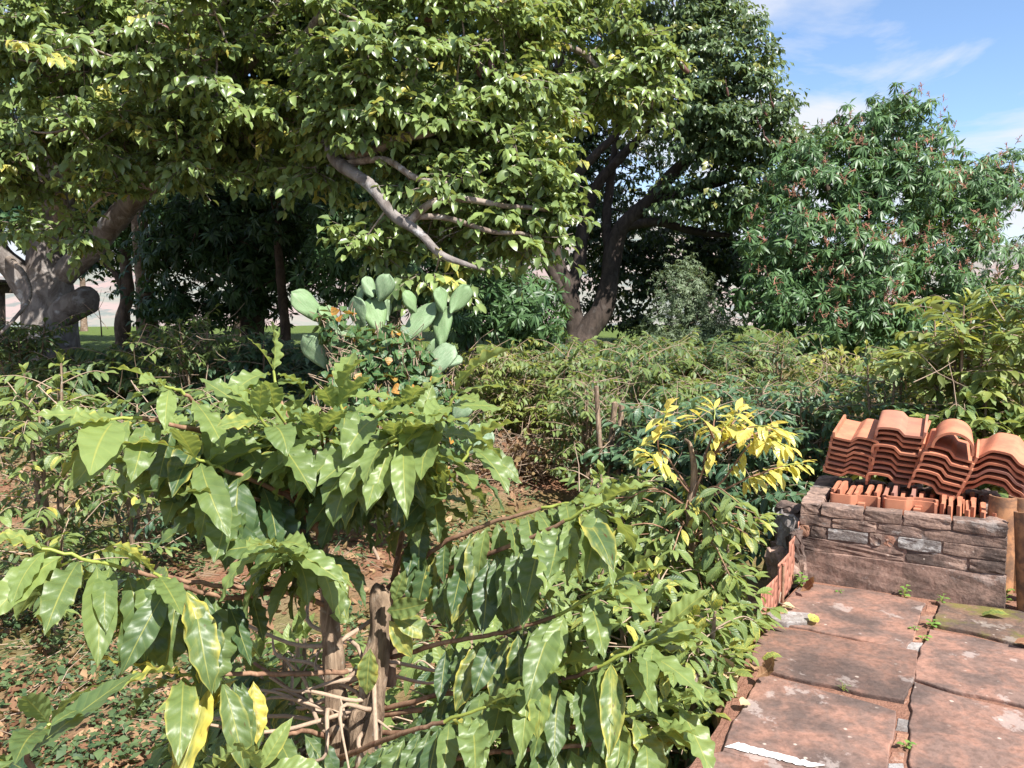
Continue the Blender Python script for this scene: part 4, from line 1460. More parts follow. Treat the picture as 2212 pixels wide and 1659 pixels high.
mango('feathery_tree', 'grey-green feathery small tree between dark trunks and mango', (1490, 770, 15),
      [[(1490, 750, 15, .06), (1485, 690, 15, .05), (1480, 620, 15, .025)]],
      [(1480, 650, 15, .62, .5, .5, 90, .2), (1520, 715, 14.8, .62, .5, .4, 80, .2), (1430, 735, 15, .38, .4, .28, 40, .2), (1480, 590, 15.2, .34, .35, .24, 26, .2), (1500, 755, 14.6, .6, .4, .2, 40, .2)],
      56, L=.09, nwh=5, nleaf=12, tone=.5, size=.14, mat=mGreyA, W=.13, droop=.4, stemr=.07)
mango('small_tree', 'thin crooked little tree under the shade of forked trunks', (1392, 752, 20),
      [[(1392, 745, 20, .05), (1385, 720, 20, .045), (1370, 700, 20, .035), (1345, 690, 20, .02)], [(1386, 722, 20, .035), (1410, 690, 20, .025), (1440, 680, 20, .015)]],
      [(1380, 690, 20, .6, .5, .25, 18, .2), (1400, 730, 20, .6, .5, .18, 12, .2)], 57, L=.13, nwh=3, nleaf=8, tone=.4, yel=.1, mat=mJatA, W=.25, stemr=.06)

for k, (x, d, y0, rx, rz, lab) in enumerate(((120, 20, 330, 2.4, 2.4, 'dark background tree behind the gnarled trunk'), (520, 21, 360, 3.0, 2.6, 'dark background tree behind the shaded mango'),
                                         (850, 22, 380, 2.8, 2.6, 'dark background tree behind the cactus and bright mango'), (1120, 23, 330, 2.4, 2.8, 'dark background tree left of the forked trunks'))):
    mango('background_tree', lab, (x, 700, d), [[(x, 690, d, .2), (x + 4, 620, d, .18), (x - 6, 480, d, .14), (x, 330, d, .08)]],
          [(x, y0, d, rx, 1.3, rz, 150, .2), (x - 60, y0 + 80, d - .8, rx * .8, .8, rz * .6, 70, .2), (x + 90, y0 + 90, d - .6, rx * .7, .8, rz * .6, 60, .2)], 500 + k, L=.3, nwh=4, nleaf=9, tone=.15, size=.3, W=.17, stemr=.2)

# ---- trunks standing at the left behind the big tree
rt = thing('ringed_tree', 'straight pale ringed trunk standing on the shaded lawn', 'tree', (*rooted(315, 712, 15, .2)[:2], float(rooted(315, 712, 15, .2)[2]) + .15))
g = Geo()
tr_ = crom([rooted(325, 715, 15, .2), (*V(318, 700, 15), .2), (*V(312, 600, 15), .165), (*V(303, 500, 15), .15), (*V(298, 430, 15), .145), (*V(292, 300, 15), .13), (*V(290, 150, 15), .1)], 10)
tr_[:, 3] *= 1 + .035 * np.sin(np.arange(len(tr_)) * 2.1)
tube(g, tr_, 16, .02)
part('trunk', g, mBarkR, rt)
LV = Leaves()
rr5 = np.random.default_rng(8)
P, Oo, _ = clusters([(300, 250, 15, 1.6, 1.2, 1.0, 90, .3), (330, 555, 14.8, .28, .3, .2, 8, .2), (345, 650, 14.7, .4, .4, .35, 22, .2), (250, 440, 15.2, .5, .5, .7, 30, .2)], rr5)
tw = Geo()
twig_to(tr_, P, tw, .03, .008, 4, .15, rr5)
part('twigs', tw, mBarkM, rt, kind='stuff')
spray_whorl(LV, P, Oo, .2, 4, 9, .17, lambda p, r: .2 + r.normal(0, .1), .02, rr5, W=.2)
part('crown', leaf_geo(LV.arr(), TL2), mMangoA, rt, kind='stuff')

rt = thing('shaggy_tree', 'dark shaggy leaning trunk just left of the ringed trunk', 'tree', (*rooted(268, 712, 16, .14)[:2], float(rooted(268, 712, 16, .14)[2]) + .15))
g = Geo()
tr_ = crom([rooted(262, 712, 16, .14), (*V(266, 690, 16), .14), (*V(276, 620, 16), .12), (*V(268, 540, 16), .11), (*V(268, 470, 16), .11), (*V(262, 380, 16), .1), (*V(250, 220, 16), .08)], 8)
tube(g, tr_, 12, .12)
part('trunk', g, mBarkM, rt)
br_ = limb([(272, 640, 16, .08), (255, 600, 16, .07), (235, 575, 16, .05), (205, 560, 16, .03)])
g = Geo()
tube(g, br_, 8, .05)
part('branch', g, mBarkM, rt)
P, Oo, _ = clusters([(220, 550, 16.2, .9, .6, .45, 40, .2), (250, 230, 16, 1.6, 1.0, 1.2, 60, .3), (190, 440, 16.4, .8, .6, .9, 36, .2)], rr5)
tw = Geo()
twig_to(np.vstack([tr_[10:], br_]), P, tw, .03, .008, 4, .15, rr5)
part('twigs', tw, mBarkM, rt, kind='stuff')
LV = Leaves()
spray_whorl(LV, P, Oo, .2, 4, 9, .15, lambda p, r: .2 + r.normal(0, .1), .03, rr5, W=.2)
part('crown', leaf_geo(LV.arr(), TL2), mMangoA, rt, kind='stuff')

rt = thing('sapling', 'thin bare sapling on the small lawn patch', 'sapling', (*rooted(219, 706, 24, .02)[:2], float(rooted(219, 706, 24, .02)[2]) + .15))
g = Geo()
tube(g, crom([rooted(219, 706, 24, .02), (*V(217, 690, 24), .018), (*V(212, 660, 24), .014), (*V(210, 628, 24), .008)], 5), 6)
part('stem', g, mBarkM, rt)
for q in (((212, 660), (205, 645), (200, 630)), ((211, 650), (216, 638), (219, 626)), ((213, 668), (222, 652), (226, 640))):
    g = Geo()
    tube(g, crom([(*V(x, y, 24), .009 - .003 * i) for i, (x, y) in enumerate(q)], 4), 5)
    part('branch', g, mBarkM, rt)
rt = thing('pale_post', 'pale bare trunk standing at lawn edge beside the gnarled tree', 'trunk', (*rooted(181, 706, 28, .1)[:2], float(rooted(181, 706, 28, .1)[2]) + .15))
g = Geo()
tube(g, crom([rooted(181, 706, 28, .11), (*V(181, 690, 28), .11), (*V(180, 660, 28), .10), (*V(178, 600, 28), .09)], 6), 10, .04)
part('trunk', g, mBarkR, rt)
# corner of a timber shelter at the left border
rt = thing('timber_shelter', 'corner of a timber shelter with dark beam at left border', 'shelter', (*rooted(0, 705, 24, .1)[:2], float(rooted(0, 705, 24, .1)[2]) + .15))


def box_part(name, p0, p1, w, h, mat, root):
    g = Geo()
    p0, p1 = np.asarray(p0), np.asarray(p1)
    d = nrm(p1 - p0)
    s = nrm(np.cross(d, (0.01, 0.02, 1) if abs(d[2]) < .9 else (0, 1, 0)))
    u = np.cross(s, d)
    vs = np.array([p + s * a * w / 2 + u * b * h / 2 for p in (p0, p1) for a, b in ((-1, -1), (1, -1), (1, 1), (-1, 1))])
    g.quads(vs, [(0, 1, 2, 3), (7, 6, 5, 4), (0, 4, 5, 1), (1, 5, 6, 2), (2, 6, 7, 3), (3, 7, 4, 0)])
    return part(name, g, mat, root, smooth=False)


pb = rooted(2, 700, 24, .1)
box_part('post', pb[:3], V(2, 625, 24), .16, .16, mBarkM, rt)
box_part('post', np.array(rooted(-260, 700, 24, .1)[:3]), V(-260, 625, 24), .16, .16, mBarkM, rt)
box_part('beam', V(-280, 624, 24), V(38, 624, 24), .2, .26, mBarkM, rt)
box_part('roof', V(-300, 600, 24.6), V(60, 612, 24.6), 3.2, .08, mBarkJ2, rt)

# ------------------------------------------------------------------ prickly pear and vine
m = M('cactus_pad')
p_ = m.objpos()
a = m.noise(7, 5, .6, vec=p_)
rd = m.rand()
col = m.mix(m.ramp(a, .3, .7), (.14, .21, .12), (.24, .31, .20))
col = m.mix(m.math('MULTIPLY', rd, .7), col, (.13, .22, .07))
vo = m.node('ShaderNodeTexVoronoi')
vo.inputs['Scale'].default_value = 26
vo.inputs['Randomness'].default_value = .35
m.l.new(p_, vo.inputs['Vector'])
dot = m.ramp(vo.outputs['Distance'], .24, .1)
col = m.mix(m.math('MULTIPLY', dot, .8), col, (.42, .42, .28))
col = m.mix(m.math('MULTIPLY', m.ramp(m.noise(3.5, 5, .7, vec=p_), .62, .72), .5), col, (.25, .2, .12))
mPad = m.done(m.pbr(col, .58, .35, m.bump(m.math('ADD', dot, m.math('MULTIPLY', a, .6)), .6, .008)))


def pad_mesh(seed, wr):
    r = np.random.default_rng(seed)
    g = Geo()
    nt, na = 12, 16
    t = np.linspace(0, 1, nt)
    w = np.interp(t, [0, .06, .2, .4, .6, .8, .92, 1], [.16, .3, .62, .88, 1, .92, .62, .0])
    th = np.interp(t, [0, .1, .5, .9, 1], [.14, .13, .085, .05, .0])
    a = np.linspace(0, 2 * PI, na, endpoint=False)
    ph = r.uniform(0, 6, 3)
    vs = []
    for i in range(nt):
        wob = 1 + .04 * np.sin(3 * t[i] * PI + ph[0])
        vs.append(np.stack([np.cos(a) * w[i] * wr * wob, np.full(na, t[i]) + .012 * np.sin(2 * a + ph[1]), np.sin(a) * th[i] * .55 + .05 * np.sin(t[i] * 2.6 + ph[2]) - .05 * math.sin(ph[2])
                            + .012 * np.sin(np.cos(a) * 5 + t[i] * 9 + ph[0])], -1))
    i = np.arange(nt - 1)[:, None] * na
    j = np.arange(na)[None]
    j2 = (j + 1) % na
    g.quads(np.concatenate(vs), np.stack([i + j, i + j2, i + na + j2, i + na + j], -1).reshape(-1, 4))
    return g.mesh('pad')


def Z7(zx, zy, d):
    return V(518.4 + zx * .3125, 518.4 + zy * .3125, d)


CD = 6.2
cb = rooted(830, 900, CD, .1)
cactus = thing('prickly_pear', 'tall prickly pear cactus with flat grey-green pads rising above leafy vine', 'cactus', (cb[0], cb[1], cb[2] + .15))
pads = [  # base, tip (detail coordinates), width, depth of base and tip, turn about the pad's own axis
    ((580, 560), (345, 365), 165, 6.75, 6.6, .45), ((640, 620), (570, 455), 110, 6.7, 6.75, 1.05), ((845, 600), (762, 400), 130, 6.75, 6.7, -1.0), ((825, 480), (793, 322), 110, 6.9, 6.95, -1.15),
    ((960, 650), (915, 388), 185, 6.8, 6.8, .15), ((915, 405), (868, 262), 105, 6.8, 6.85, .3), ((965, 420), (1040, 235), 145, 6.8, 6.75, -.25), ((1198, 508), (1140, 345), 95, 6.65, 6.6, .7),
    ((1115, 720), (1335, 415), 150, 6.7, 6.75, -.65), ((1392, 735), (1383, 435), 155, 6.75, 6.75, -.35), ((1392, 498), (1405, 328), 105, 6.7, 6.65, .6), ((1450, 505), (1580, 318), 140, 6.75, 6.8, .2),
    ((1265, 850), (1400, 690), 150, 6.8, 6.85, .55), ((1285, 945), (1480, 728), 175, 6.6, 6.6, -.5), ((600, 880), (425, 668), 150, 6.7, 6.6, -.5), ((1440, 880), (1515, 780), 90, 6.8, 6.85, -.5),
    ((650, 580), (640, 445), 75, 6.95, 6.95, .8), ((1000, 560), (1012, 415), 70, 6.9, 6.95, 1.0), ((620, 760), (560, 655), 95, 6.75, 6.7, .3), ((1480, 1240), (1590, 1110), 150, 6.4, 6.35, -.2),
    ((1590, 1470), (1710, 1290), 200, 6.2, 6.15, -.25), ((900, 900), (950, 620), 190, 6.85, 6.85, .2), ((1100, 950), (1130, 690), 190, 6.8, 6.8, -.3), ((760, 900), (650, 600), 180, 6.85, 6.8, .3),
    ((1300, 1000), (1380, 720), 190, 6.85, 6.85, -.3), ((1000, 1250), (980, 850), 240, 6.85, 6.85, .1), ((1350, 1300), (1300, 950), 230, 6.8, 6.8, -.2), ((1480, 1500), (1500, 1200), 220, 6.6, 6.5, -.2),
    ((800, 1250), (800, 850), 230, 6.9, 6.9, .2), ((1180, 1600), (1150, 1200), 240, 6.85, 6.85, 0), ((900, 1600), (900, 1200), 240, 6.9, 6.9, 0),
]
padm = [pad_mesh(400 + k, 1.0) for k in range(6)]
for k, (b_, t_, w_, d0, d1, turn) in enumerate(pads):
    d0, d1 = d0 * 6.2 / 6.8, d1 * 6.2 / 6.8
    p0, p1 = Z7(*b_, d0), Z7(*t_, d1)
    Y_ = Vector(p1 - p0)
    Ln = Y_.length
    Y_.normalize()
    Zf = Vector(CAM - p0)
    Zf = (Zf - Y_ * Zf.dot(Y_)).normalized()
    Zf = Matrix.Rotation(turn, 3, Y_) @ Zf
    X_ = Y_.cross(Zf)
    wm = w_ * .3125 / FV * d0 / 2 / max(.55, abs(math.cos(turn))) * .94
    o = obj('pad', padm[k % 6], mPad, cactus)
    tk = .45
    o.matrix_basis = frame_mat(X_ * wm, Y_ * Ln, Zf * tk, Vector(p0) - cactus.location)
for k, (b_, t_, w_, d, turn) in enumerate((((350, 900), (390, 700), 60, 8.1, 1.0), ((330, 1000), (335, 870), 80, 8.1, .7))):
    def Z3(zx, zy, dd):
        return V(1036.9 + zx * .3125, 748.8 + zy * .3125, dd)
    if k == 0:
        p00 = Z3(335, 1000, d)
        young = thing('young_prickly_pear', 'small young prickly pear with two thin pads on the weedy ground', 'cactus', (p00[0], p00[1], float(gz(p00[0], p00[1]))))
    p0, p1 = Z3(*b_, d), Z3(*t_, d)
    if k == 1:
        p0[2] = float(gz(p0[0], p0[1])) - .03
    Y_ = Vector(p1 - p0)
    Ln = Y_.length
    Y_.normalize()
    Zf = Vector(CAM - p0)
    Zf = Matrix.Rotation(turn, 3, Y_) @ (Zf - Y_ * Zf.dot(Y_)).normalized()
    o = obj('pad', padm[k], mPad, young)
    o.matrix_basis = frame_mat(Y_.cross(Zf) * w_ * .3125 / FV * d, Y_ * Ln, Zf * .35, Vector(p0) - young.location)

rv = np.random.default_rng(61)
vine = thing('climbing_vine', 'leafy vine with orange dying leaves smothering the base of prickly pear', 'vine', (cb[0], cb[1] - .3, cb[2] + .15))
LV = Leaves()
stems = Geo()
for (x, y, d, rx, ry, rz, n) in ((830, 775, 6.05, .37, .2, .26, 420), (790, 840, 6.0, .38, .2, .25, 280), (880, 860, 6.0, .38, .2, .3, 320), (735, 705, 6.05, .15, .15, .17, 80), (900, 960, 5.9, .42, .22, .33, 260), (760, 930, 5.9, .38, .22, .33, 180)):
    c = V(x, y, d)
    q = nrm(rv.normal(size=(n, 3)))
    q[:, 1] = -np.abs(q[:, 1])
    P = c + q * np.array([rx, ry, rz]) * rv.uniform(.75, 1.08, (n, 1))
    D = q * .4 + np.array([0, 0, -.7]) + rv.normal(0, .5, (n, 3))
    N = q + np.array([0, 0, .5]) + rv.normal(0, .35, (n, 3))
    ye = np.where(rv.random(n) < .12, rv.uniform(.6, 1, n), 0)
    LV.add(P, D, N, rv.uniform(.055, .095, n), .46, rv.uniform(0, .8, n), .15, .05, rv.uniform(.1, .75, n), ye)
    for k in range(n // 5):
        i = rv.integers(n)
        p = P[i]
        tube(stems, np.array([[*p, .003], [*(p + rv.normal(0, .06, 3) + (0, 0, .05)), .003], [*(c + (p - c) * .4), .004]]), 3)
        if k % 2 == 0:                                                # little dry pods
            for z in range(3):
                b = p + rv.normal(0, .02, 3) + q[i] * .02
                tube(stems, np.array([[*b, .004], [*(b + np.array([rv.normal(0, .01), 0, -.05])), .003]]), 3)
tube(stems, crom([(cb[0], cb[1] - .3, cb[2] + .1, .015), (cb[0] - .1, cb[1] - .35, cb[2] + .5, .012), (*V(830, 850, 6.05), .01)], 5), 6)
part('stems', stems, mDryTwig, vine, kind='stuff')
a, b = nearest_first(LV.arr(), 300)
leaf_objs(vine, a, 'vine', TH, mVineO, 6)
part('foliage', leaf_geo(b, TH), mVineA, vine, kind='stuff')


# ------------------------------------------------------------------ coffee shrubs
def branch_leaves(LV, pl_, L, start, spacing, droop, tone, yel, r, tipn=2, tipup=.25, wave=.12):
    """opposite leaf pairs along a branch, hanging from the inner part, spreading at the tip"""
    c = pl_[:, :3]
    s = np.concatenate([[0], np.cumsum(np.linalg.norm(np.diff(c, axis=0), axis=1))])
    tot = s[-1]
    n = max(2, int(tot * (1 - start) / spacing))
    ts = tot * start + (np.arange(n) + .6) / n * tot * (1 - start)
    tan = nrm(np.gradient(c, axis=0))
    for i, q in enumerate(ts):
        p = np.array([np.interp(q, s, c[:, k]) for k in range(3)])
        f = nrm(np.array([np.interp(q, s, tan[:, k]) for k in range(3)]))
        side = nrm(np.cross(f, (0, 0, 1)) + 1e-6)
        tau = i / max(1, n - 1)
        for sg in (1, -1):
            if r.random() < .07:
                continue
            dr = droop * (1.15 - .85 * tau) * r.uniform(.6, 1.25)
            D = side * sg * r.uniform(.5, .85) + f * r.uniform(.2, .65) - np.array([0, 0, 1]) * dr + r.normal(0, .12, 3)
            N = np.array([0, 0, .75]) + side * sg * .75 * dr + f * .25 * dr + SUNV * .35 + r.normal(0, .15, 3)
            l = L * (0.72 + .28 * math.sin(PI * min(1, .25 + .75 * (1 - tau)))) * r.uniform(.75, 1.15)
            tn = np.clip(tone[0] + (tone[1] - tone[0]) * tau ** 1.6 + r.normal(0, .12), 0, 1)
            yy = yel * r.uniform(0, 1.2) if r.random() > .1 else min(1, yel + r.uniform(.15, .55))
            LV.add(p + D * .012, D, N, l, r.uniform(.145, .195), r.uniform(.15, 1.25), r.uniform(.05, .4), wave * r.uniform(.5, 1.3), tn, yy)
    p, f = c[-1], tan[-1]
    side = nrm(np.cross(f, (0, 0, 1)) + 1e-6)
    for k in range(tipn):
        a = PI * k + r.normal(0, .3)
        D = f * .9 + side * math.cos(a) * .5 + np.array([0, 0, tipup + .3 * abs(math.sin(a))])
        LV.add(p, D, np.array([0, 0, 1.0]) + r.normal(0, .25, 3) - f * .3, L * r.uniform(.6, .9), .2, r.uniform(.3, 1.0), .3, wave, min(1, tone[1] + .15), min(1, yel + r.uniform(.05, .3)))


def coffee(label, base, H, R, seed, nst=3, nbr=13, L=.13, tone=(.15, .8), yel=.1, indiv=0, droop=.48, spacing=.06, tpl=TC_LO, name='coffee_shrub', mats=None, start=.1, low=.2, bare=0, group=None, tuft=True):
    r = np.random.default_rng(seed)
    z0 = float(gz(base[0], base[1]))
    root = thing(name, label, 'shrub', (base[0], base[1], z0), group)
    LV = Leaves()
    tw = Geo()
    for k in range(nst):
        a = 2 * PI * k / nst + r.normal(0, .4)
        sp_ = R * r.uniform(.08, .4) * (nst > 1)
        h = H * r.uniform(.8, 1.0) if k else H
        st_ = crom([(base[0], base[1], z0 - .06, .022), (base[0] + math.cos(a) * sp_ * .4, base[1] + math.sin(a) * sp_ * .4, z0 + h * .35, .018),
                    (base[0] + math.cos(a) * sp_ * .8, base[1] + math.sin(a) * sp_ * .8, z0 + h * .7, .013), (base[0] + math.cos(a) * sp_, base[1] + math.sin(a) * sp_, z0 + h, .006)], 8)
        g = Geo()
        tube(g, st_, 8, .06, seed=k)
        part('stem', g, mBarkC, root)
        az = r.uniform(0, 6)
        for j in range(nbr):
            t = low + (1 - low) * (j + r.random() * .5) / nbr
            az += 2.4
            i = min(len(st_) - 1, int(t * (len(st_) - 1)))
            p = st_[i, :3]
            ln = R * (1.0 - .55 * max(0, (t - .35) / .65)) * r.uniform(.65, 1.1)
            d = np.array([math.cos(az), math.sin(az), 0])
            up = r.uniform(.1, .75)
            br = crom([(*p, .005), (*(p + d * ln * .4 + UZ * ln * up * .5), .0035), (*(p + d * ln * .75 + UZ * ln * up * .75), .0025), (*(p + d * ln + UZ * ln * up * r.uniform(.4, 1)), .0015)], 4)
            tube(tw, br, 4)
            branch_leaves(LV, br, L, start, spacing, droop, tone, yel, r)
        if tuft:
            branch_leaves(LV, st_[-8:], L, .2, spacing, .3, (tone[1] - .1, tone[1] + .15), yel + .1, r, 4, .5)
    for k in range(bare):                                             # dead leafless twigs
        p = np.array([base[0], base[1], z0 + H * r.uniform(.4, .95)]) + r.normal(0, R * .35, 3) * np.array([1, 1, .2])
        d = nrm(r.normal(0, 1, 3) + (0, 0, .3)) * r.uniform(.15, .45)
        tube(tw, np.array([[*p, .004], [*(p + d * .5 + r.normal(0, .02, 3)), .003], [*(p + d), .0015]]), 3)
    part('twigs', tw, mDryTwig if bare else mTwigC, root, kind='stuff')
    A = LV.arr()
    mo, ma = mats or (mCoffeeO, mCoffeeA)
    if indiv:
        a_, A = nearest_first(A, indiv)
        leaf_objs(root, a_, 'coffee_mid', TC_MID, mo, 10)
    if len(A):
        part('foliage', leaf_geo(A, tpl), ma, root, kind='stuff')
    return root


def cpos(x, d):
    p = V(x, 700, d)
    return p[0], p[1]


def chigh(x, topv, d):
    p = V(x, topv, d)
    return float(p[2] - gz(p[0], p[1]))


shrubs = [  # x, top, depth, radius, tone (low where shade is painted in), yellowness, individual leaves, leaf length, bare twigs, label
    (90, 800, 4.7, .62, (.2, .75), .22, 200, .125, 10, 'sunlit yellowing coffee shrub at left border behind the big front shrub'),
    (270, 850, 5.4, .55, (.2, .7), .14, 120, .12, 12, 'twiggy coffee shrub behind upper left leaves of the front shrub'),
    (480, 830, 6.2, .7, (.15, .6), .08, 0, .12, 10, 'green coffee shrub hidden behind the middle of the front shrub'),
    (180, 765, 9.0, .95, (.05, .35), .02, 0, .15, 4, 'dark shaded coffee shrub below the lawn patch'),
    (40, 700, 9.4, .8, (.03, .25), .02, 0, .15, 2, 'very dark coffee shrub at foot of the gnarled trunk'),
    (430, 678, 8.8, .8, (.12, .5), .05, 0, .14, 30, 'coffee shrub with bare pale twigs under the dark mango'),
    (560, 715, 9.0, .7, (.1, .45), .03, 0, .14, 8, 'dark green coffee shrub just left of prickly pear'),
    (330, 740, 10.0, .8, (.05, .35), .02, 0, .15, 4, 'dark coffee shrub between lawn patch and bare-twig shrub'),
    (1050, 760, 9.2, .75, (.25, .8), .14, 0, .10, 14, 'yellowish small-leaved shrub right of the prickly pear'),
    (1180, 770, 9.2, .9, (.15, .65), .04, 0, .10, 4, 'dense green shrub below the forked dark trunks'),
    (1130, 840, 8.9, .6, (.3, .8), .22, 0, .10, 40, 'thin olive-yellow shrub full of dry twigs beside cactus'),
    (1370, 765, 8.2, .8, (.15, .65), .05, 0, .13, 16, 'coffee shrub behind the cut bare stems'),
    (1270, 800, 7.6, .6, (.12, .55), .06, 0, .13, 10, 'coffee shrub left of the cut bare stems'),
    (1530, 800, 8.8, .8, (.15, .65), .06, 0, .12, 10, 'low coffee shrub under the dark gap below grey tree'),
    (1680, 725, 9.0, .8, (.15, .6), .04, 0, .13, 2, 'tall dark green coffee shrub in front of the mango tree'),
    (1620, 830, 7.0, .75, (.2, .75), .1, 0, .12, 14, 'coffee shrub behind the golden-leaved shrub'),
    (1830, 745, 8.6, .65, (.35, .9), .32, 0, .10, 8, 'pale yellow-green small-leaved shrub before the mango tree'),
    (1760, 830, 6.6, .65, (.2, .75), .1, 120, .12, 12, 'coffee shrub between golden shrub and tile stacks'),
    (1930, 770, 6.2, .6, (.15, .7), .08, 200, .13, 6, 'coffee shrub right behind the first tile stacks'),
    (2090, 650, 5.9, .75, (.4, .95), .125, 300, .15, 2, 'tall glossy coffee shrub directly behind the tile stacks'),
    (2230, 625, 5.7, .65, (.4, .95), .125, 250, .15, 2, 'tall coffee shrub with yellow-green top at right border'),
    (2130, 830, 5.6, .5, (.08, .5), .06, 150, .14, 4, 'low dark coffee shrub touching the wavy tile stack'),
    (1560, 900, 6.0, .6, (.1, .5), .05, 0, .12, 12, 'shaded coffee shrub left of the tile planter'),
    (1430, 880, 6.6, .6, (.12, .6), .07, 0, .12, 14, 'coffee shrub with thin twigs between cut stems and golden shrub'),
    (980, 900, 8.4, .5, (.2, .65), .08, 0, .11, 10, 'small weedy shrub at the feet of prickly pear'),
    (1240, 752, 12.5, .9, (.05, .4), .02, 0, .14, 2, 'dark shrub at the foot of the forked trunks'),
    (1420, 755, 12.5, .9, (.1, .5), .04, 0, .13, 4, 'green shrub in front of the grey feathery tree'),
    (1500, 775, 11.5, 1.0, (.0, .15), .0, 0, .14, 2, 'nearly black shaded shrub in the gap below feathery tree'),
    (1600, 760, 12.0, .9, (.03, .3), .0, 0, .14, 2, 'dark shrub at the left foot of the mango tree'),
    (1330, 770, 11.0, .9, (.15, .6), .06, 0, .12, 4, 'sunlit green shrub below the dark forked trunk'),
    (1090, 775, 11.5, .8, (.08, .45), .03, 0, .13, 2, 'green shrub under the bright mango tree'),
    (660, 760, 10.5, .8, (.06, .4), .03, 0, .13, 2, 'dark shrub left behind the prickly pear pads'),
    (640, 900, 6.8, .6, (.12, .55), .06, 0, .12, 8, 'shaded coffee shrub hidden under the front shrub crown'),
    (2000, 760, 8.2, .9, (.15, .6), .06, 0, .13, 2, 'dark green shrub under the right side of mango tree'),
]
rs = np.random.default_rng(3)
for k, (x, tp_, d, R_m, tn_, ye, ind, lf, bare, lab) in enumerate(shrubs):
    H = chigh(x, tp_ + rs.uniform(-18, 22), d)
    lf = lf * rs.uniform(.75, 1.25)
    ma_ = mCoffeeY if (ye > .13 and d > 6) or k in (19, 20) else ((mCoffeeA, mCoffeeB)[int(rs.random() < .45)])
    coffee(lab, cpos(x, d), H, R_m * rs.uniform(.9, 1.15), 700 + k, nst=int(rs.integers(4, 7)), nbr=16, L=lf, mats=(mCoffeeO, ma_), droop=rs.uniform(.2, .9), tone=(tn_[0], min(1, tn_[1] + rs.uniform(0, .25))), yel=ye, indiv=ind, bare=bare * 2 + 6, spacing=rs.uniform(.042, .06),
           tpl=TC_LO if d < 8 else T3, group='coffee shrubs in the garden', low=.15)

# cut bare stems standing among the shrubs
for k, (x0, y0, x1, y1, d, r_, lab) in enumerate(((1318, 1000, 1288, 835, 6.7, .024, 'leaning cut pale stem standing tallest among coffee shrubs'), (1330, 960, 1328, 870, 6.9, .03, 'thick upright cut grey stem beside the leaning stem'),
                                             (1345, 960, 1342, 875, 6.9, .026, 'brown cut stem in the middle of the bare stems'), (1368, 960, 1364, 880, 7.0, .022, 'rightmost dark cut stem among coffee shrubs'))):
    p0, p1 = V(x0, y0, d), V(x1, y1, d)
    p0[2] = gz(p0[0], p0[1]) - .05
    rt = thing('cut_stem', lab, 'stem', p0, 'cut bare stems')
    g = Geo()
    tube(g, crom([(*p0, r_ * 1.2), (*((p0 + p1) / 2 + rng.normal(0, .015, 3)), r_), (*p1, r_ * .85)], 6), 9, .06)
    part('stem', g, mBarkC, rt)
    g = Geo()
    for q in range(9):
        b = p0 + (p1 - p0) * rng.uniform(.45, 1)
        dd = np.array([rng.normal(0, .16), rng.normal(0, .12), rng.uniform(.05, .25)])
        tube(g, np.array([[*b, .004], [*(b + dd * .6 + rng.normal(0, .02, 3)), .003], [*(b + dd * 1.3), .0015]]), 3)
    part('twigs', g, mDryTwig, rt, kind='stuff')

# golden-leaved coffee shrub at the terrace edge
rg = np.random.default_rng(77)
gd = 3.95
gb = V(1492, 1250, gd)
gold = thing('golden_coffee_shrub', 'coffee shrub with bright golden top leaves growing at the terrace edge', 'shrub', (gb[0], gb[1], float(gz(gb[0], gb[1]))))
st_ = crom([(gb[0] + .02, gb[1], float(gz(gb[0], gb[1])) - .05, .026), (*V(1490, 1340, gd), .024), (*V(1494, 1200, gd), .021), (*V(1490, 1100, gd), .019), (*V(1500, 1030, gd), .018), (*V(1492, 965, gd), .011), (*V(1480, 948, gd), .005)], 6)
g = Geo()
tube(g, st_, 10, .08)
part('trunk', g, mBarkC, gold)


def hero_branch(root, LV, pts, L, start, spacing, droop, tone, yel, r, r0=.006, r1=.003, mat=None, **k):
    n = len(pts)
    rows = [(*V(x, y, d), r0 + (r1 - r0) * i / (n - 1)) for i, (x, y, d) in enumerate(pts)]
    c = crom(rows, 6)
    c[:, :3] += rng.normal(0, .0015, (len(c), 3))
    cut = int(len(c) * .72)
    g = Geo()
    tube(g, c[:cut + 1], 7, .05)
    part('branch', g, mat or mTwigC, root)
    g = Geo()
    tube(g, c[cut:], 6, .04)
    part('shoot', g, mGreenStem, root)
    # nodes
    branch_leaves(LV, c, L, start, spacing, droop, tone, yel, r, **k)


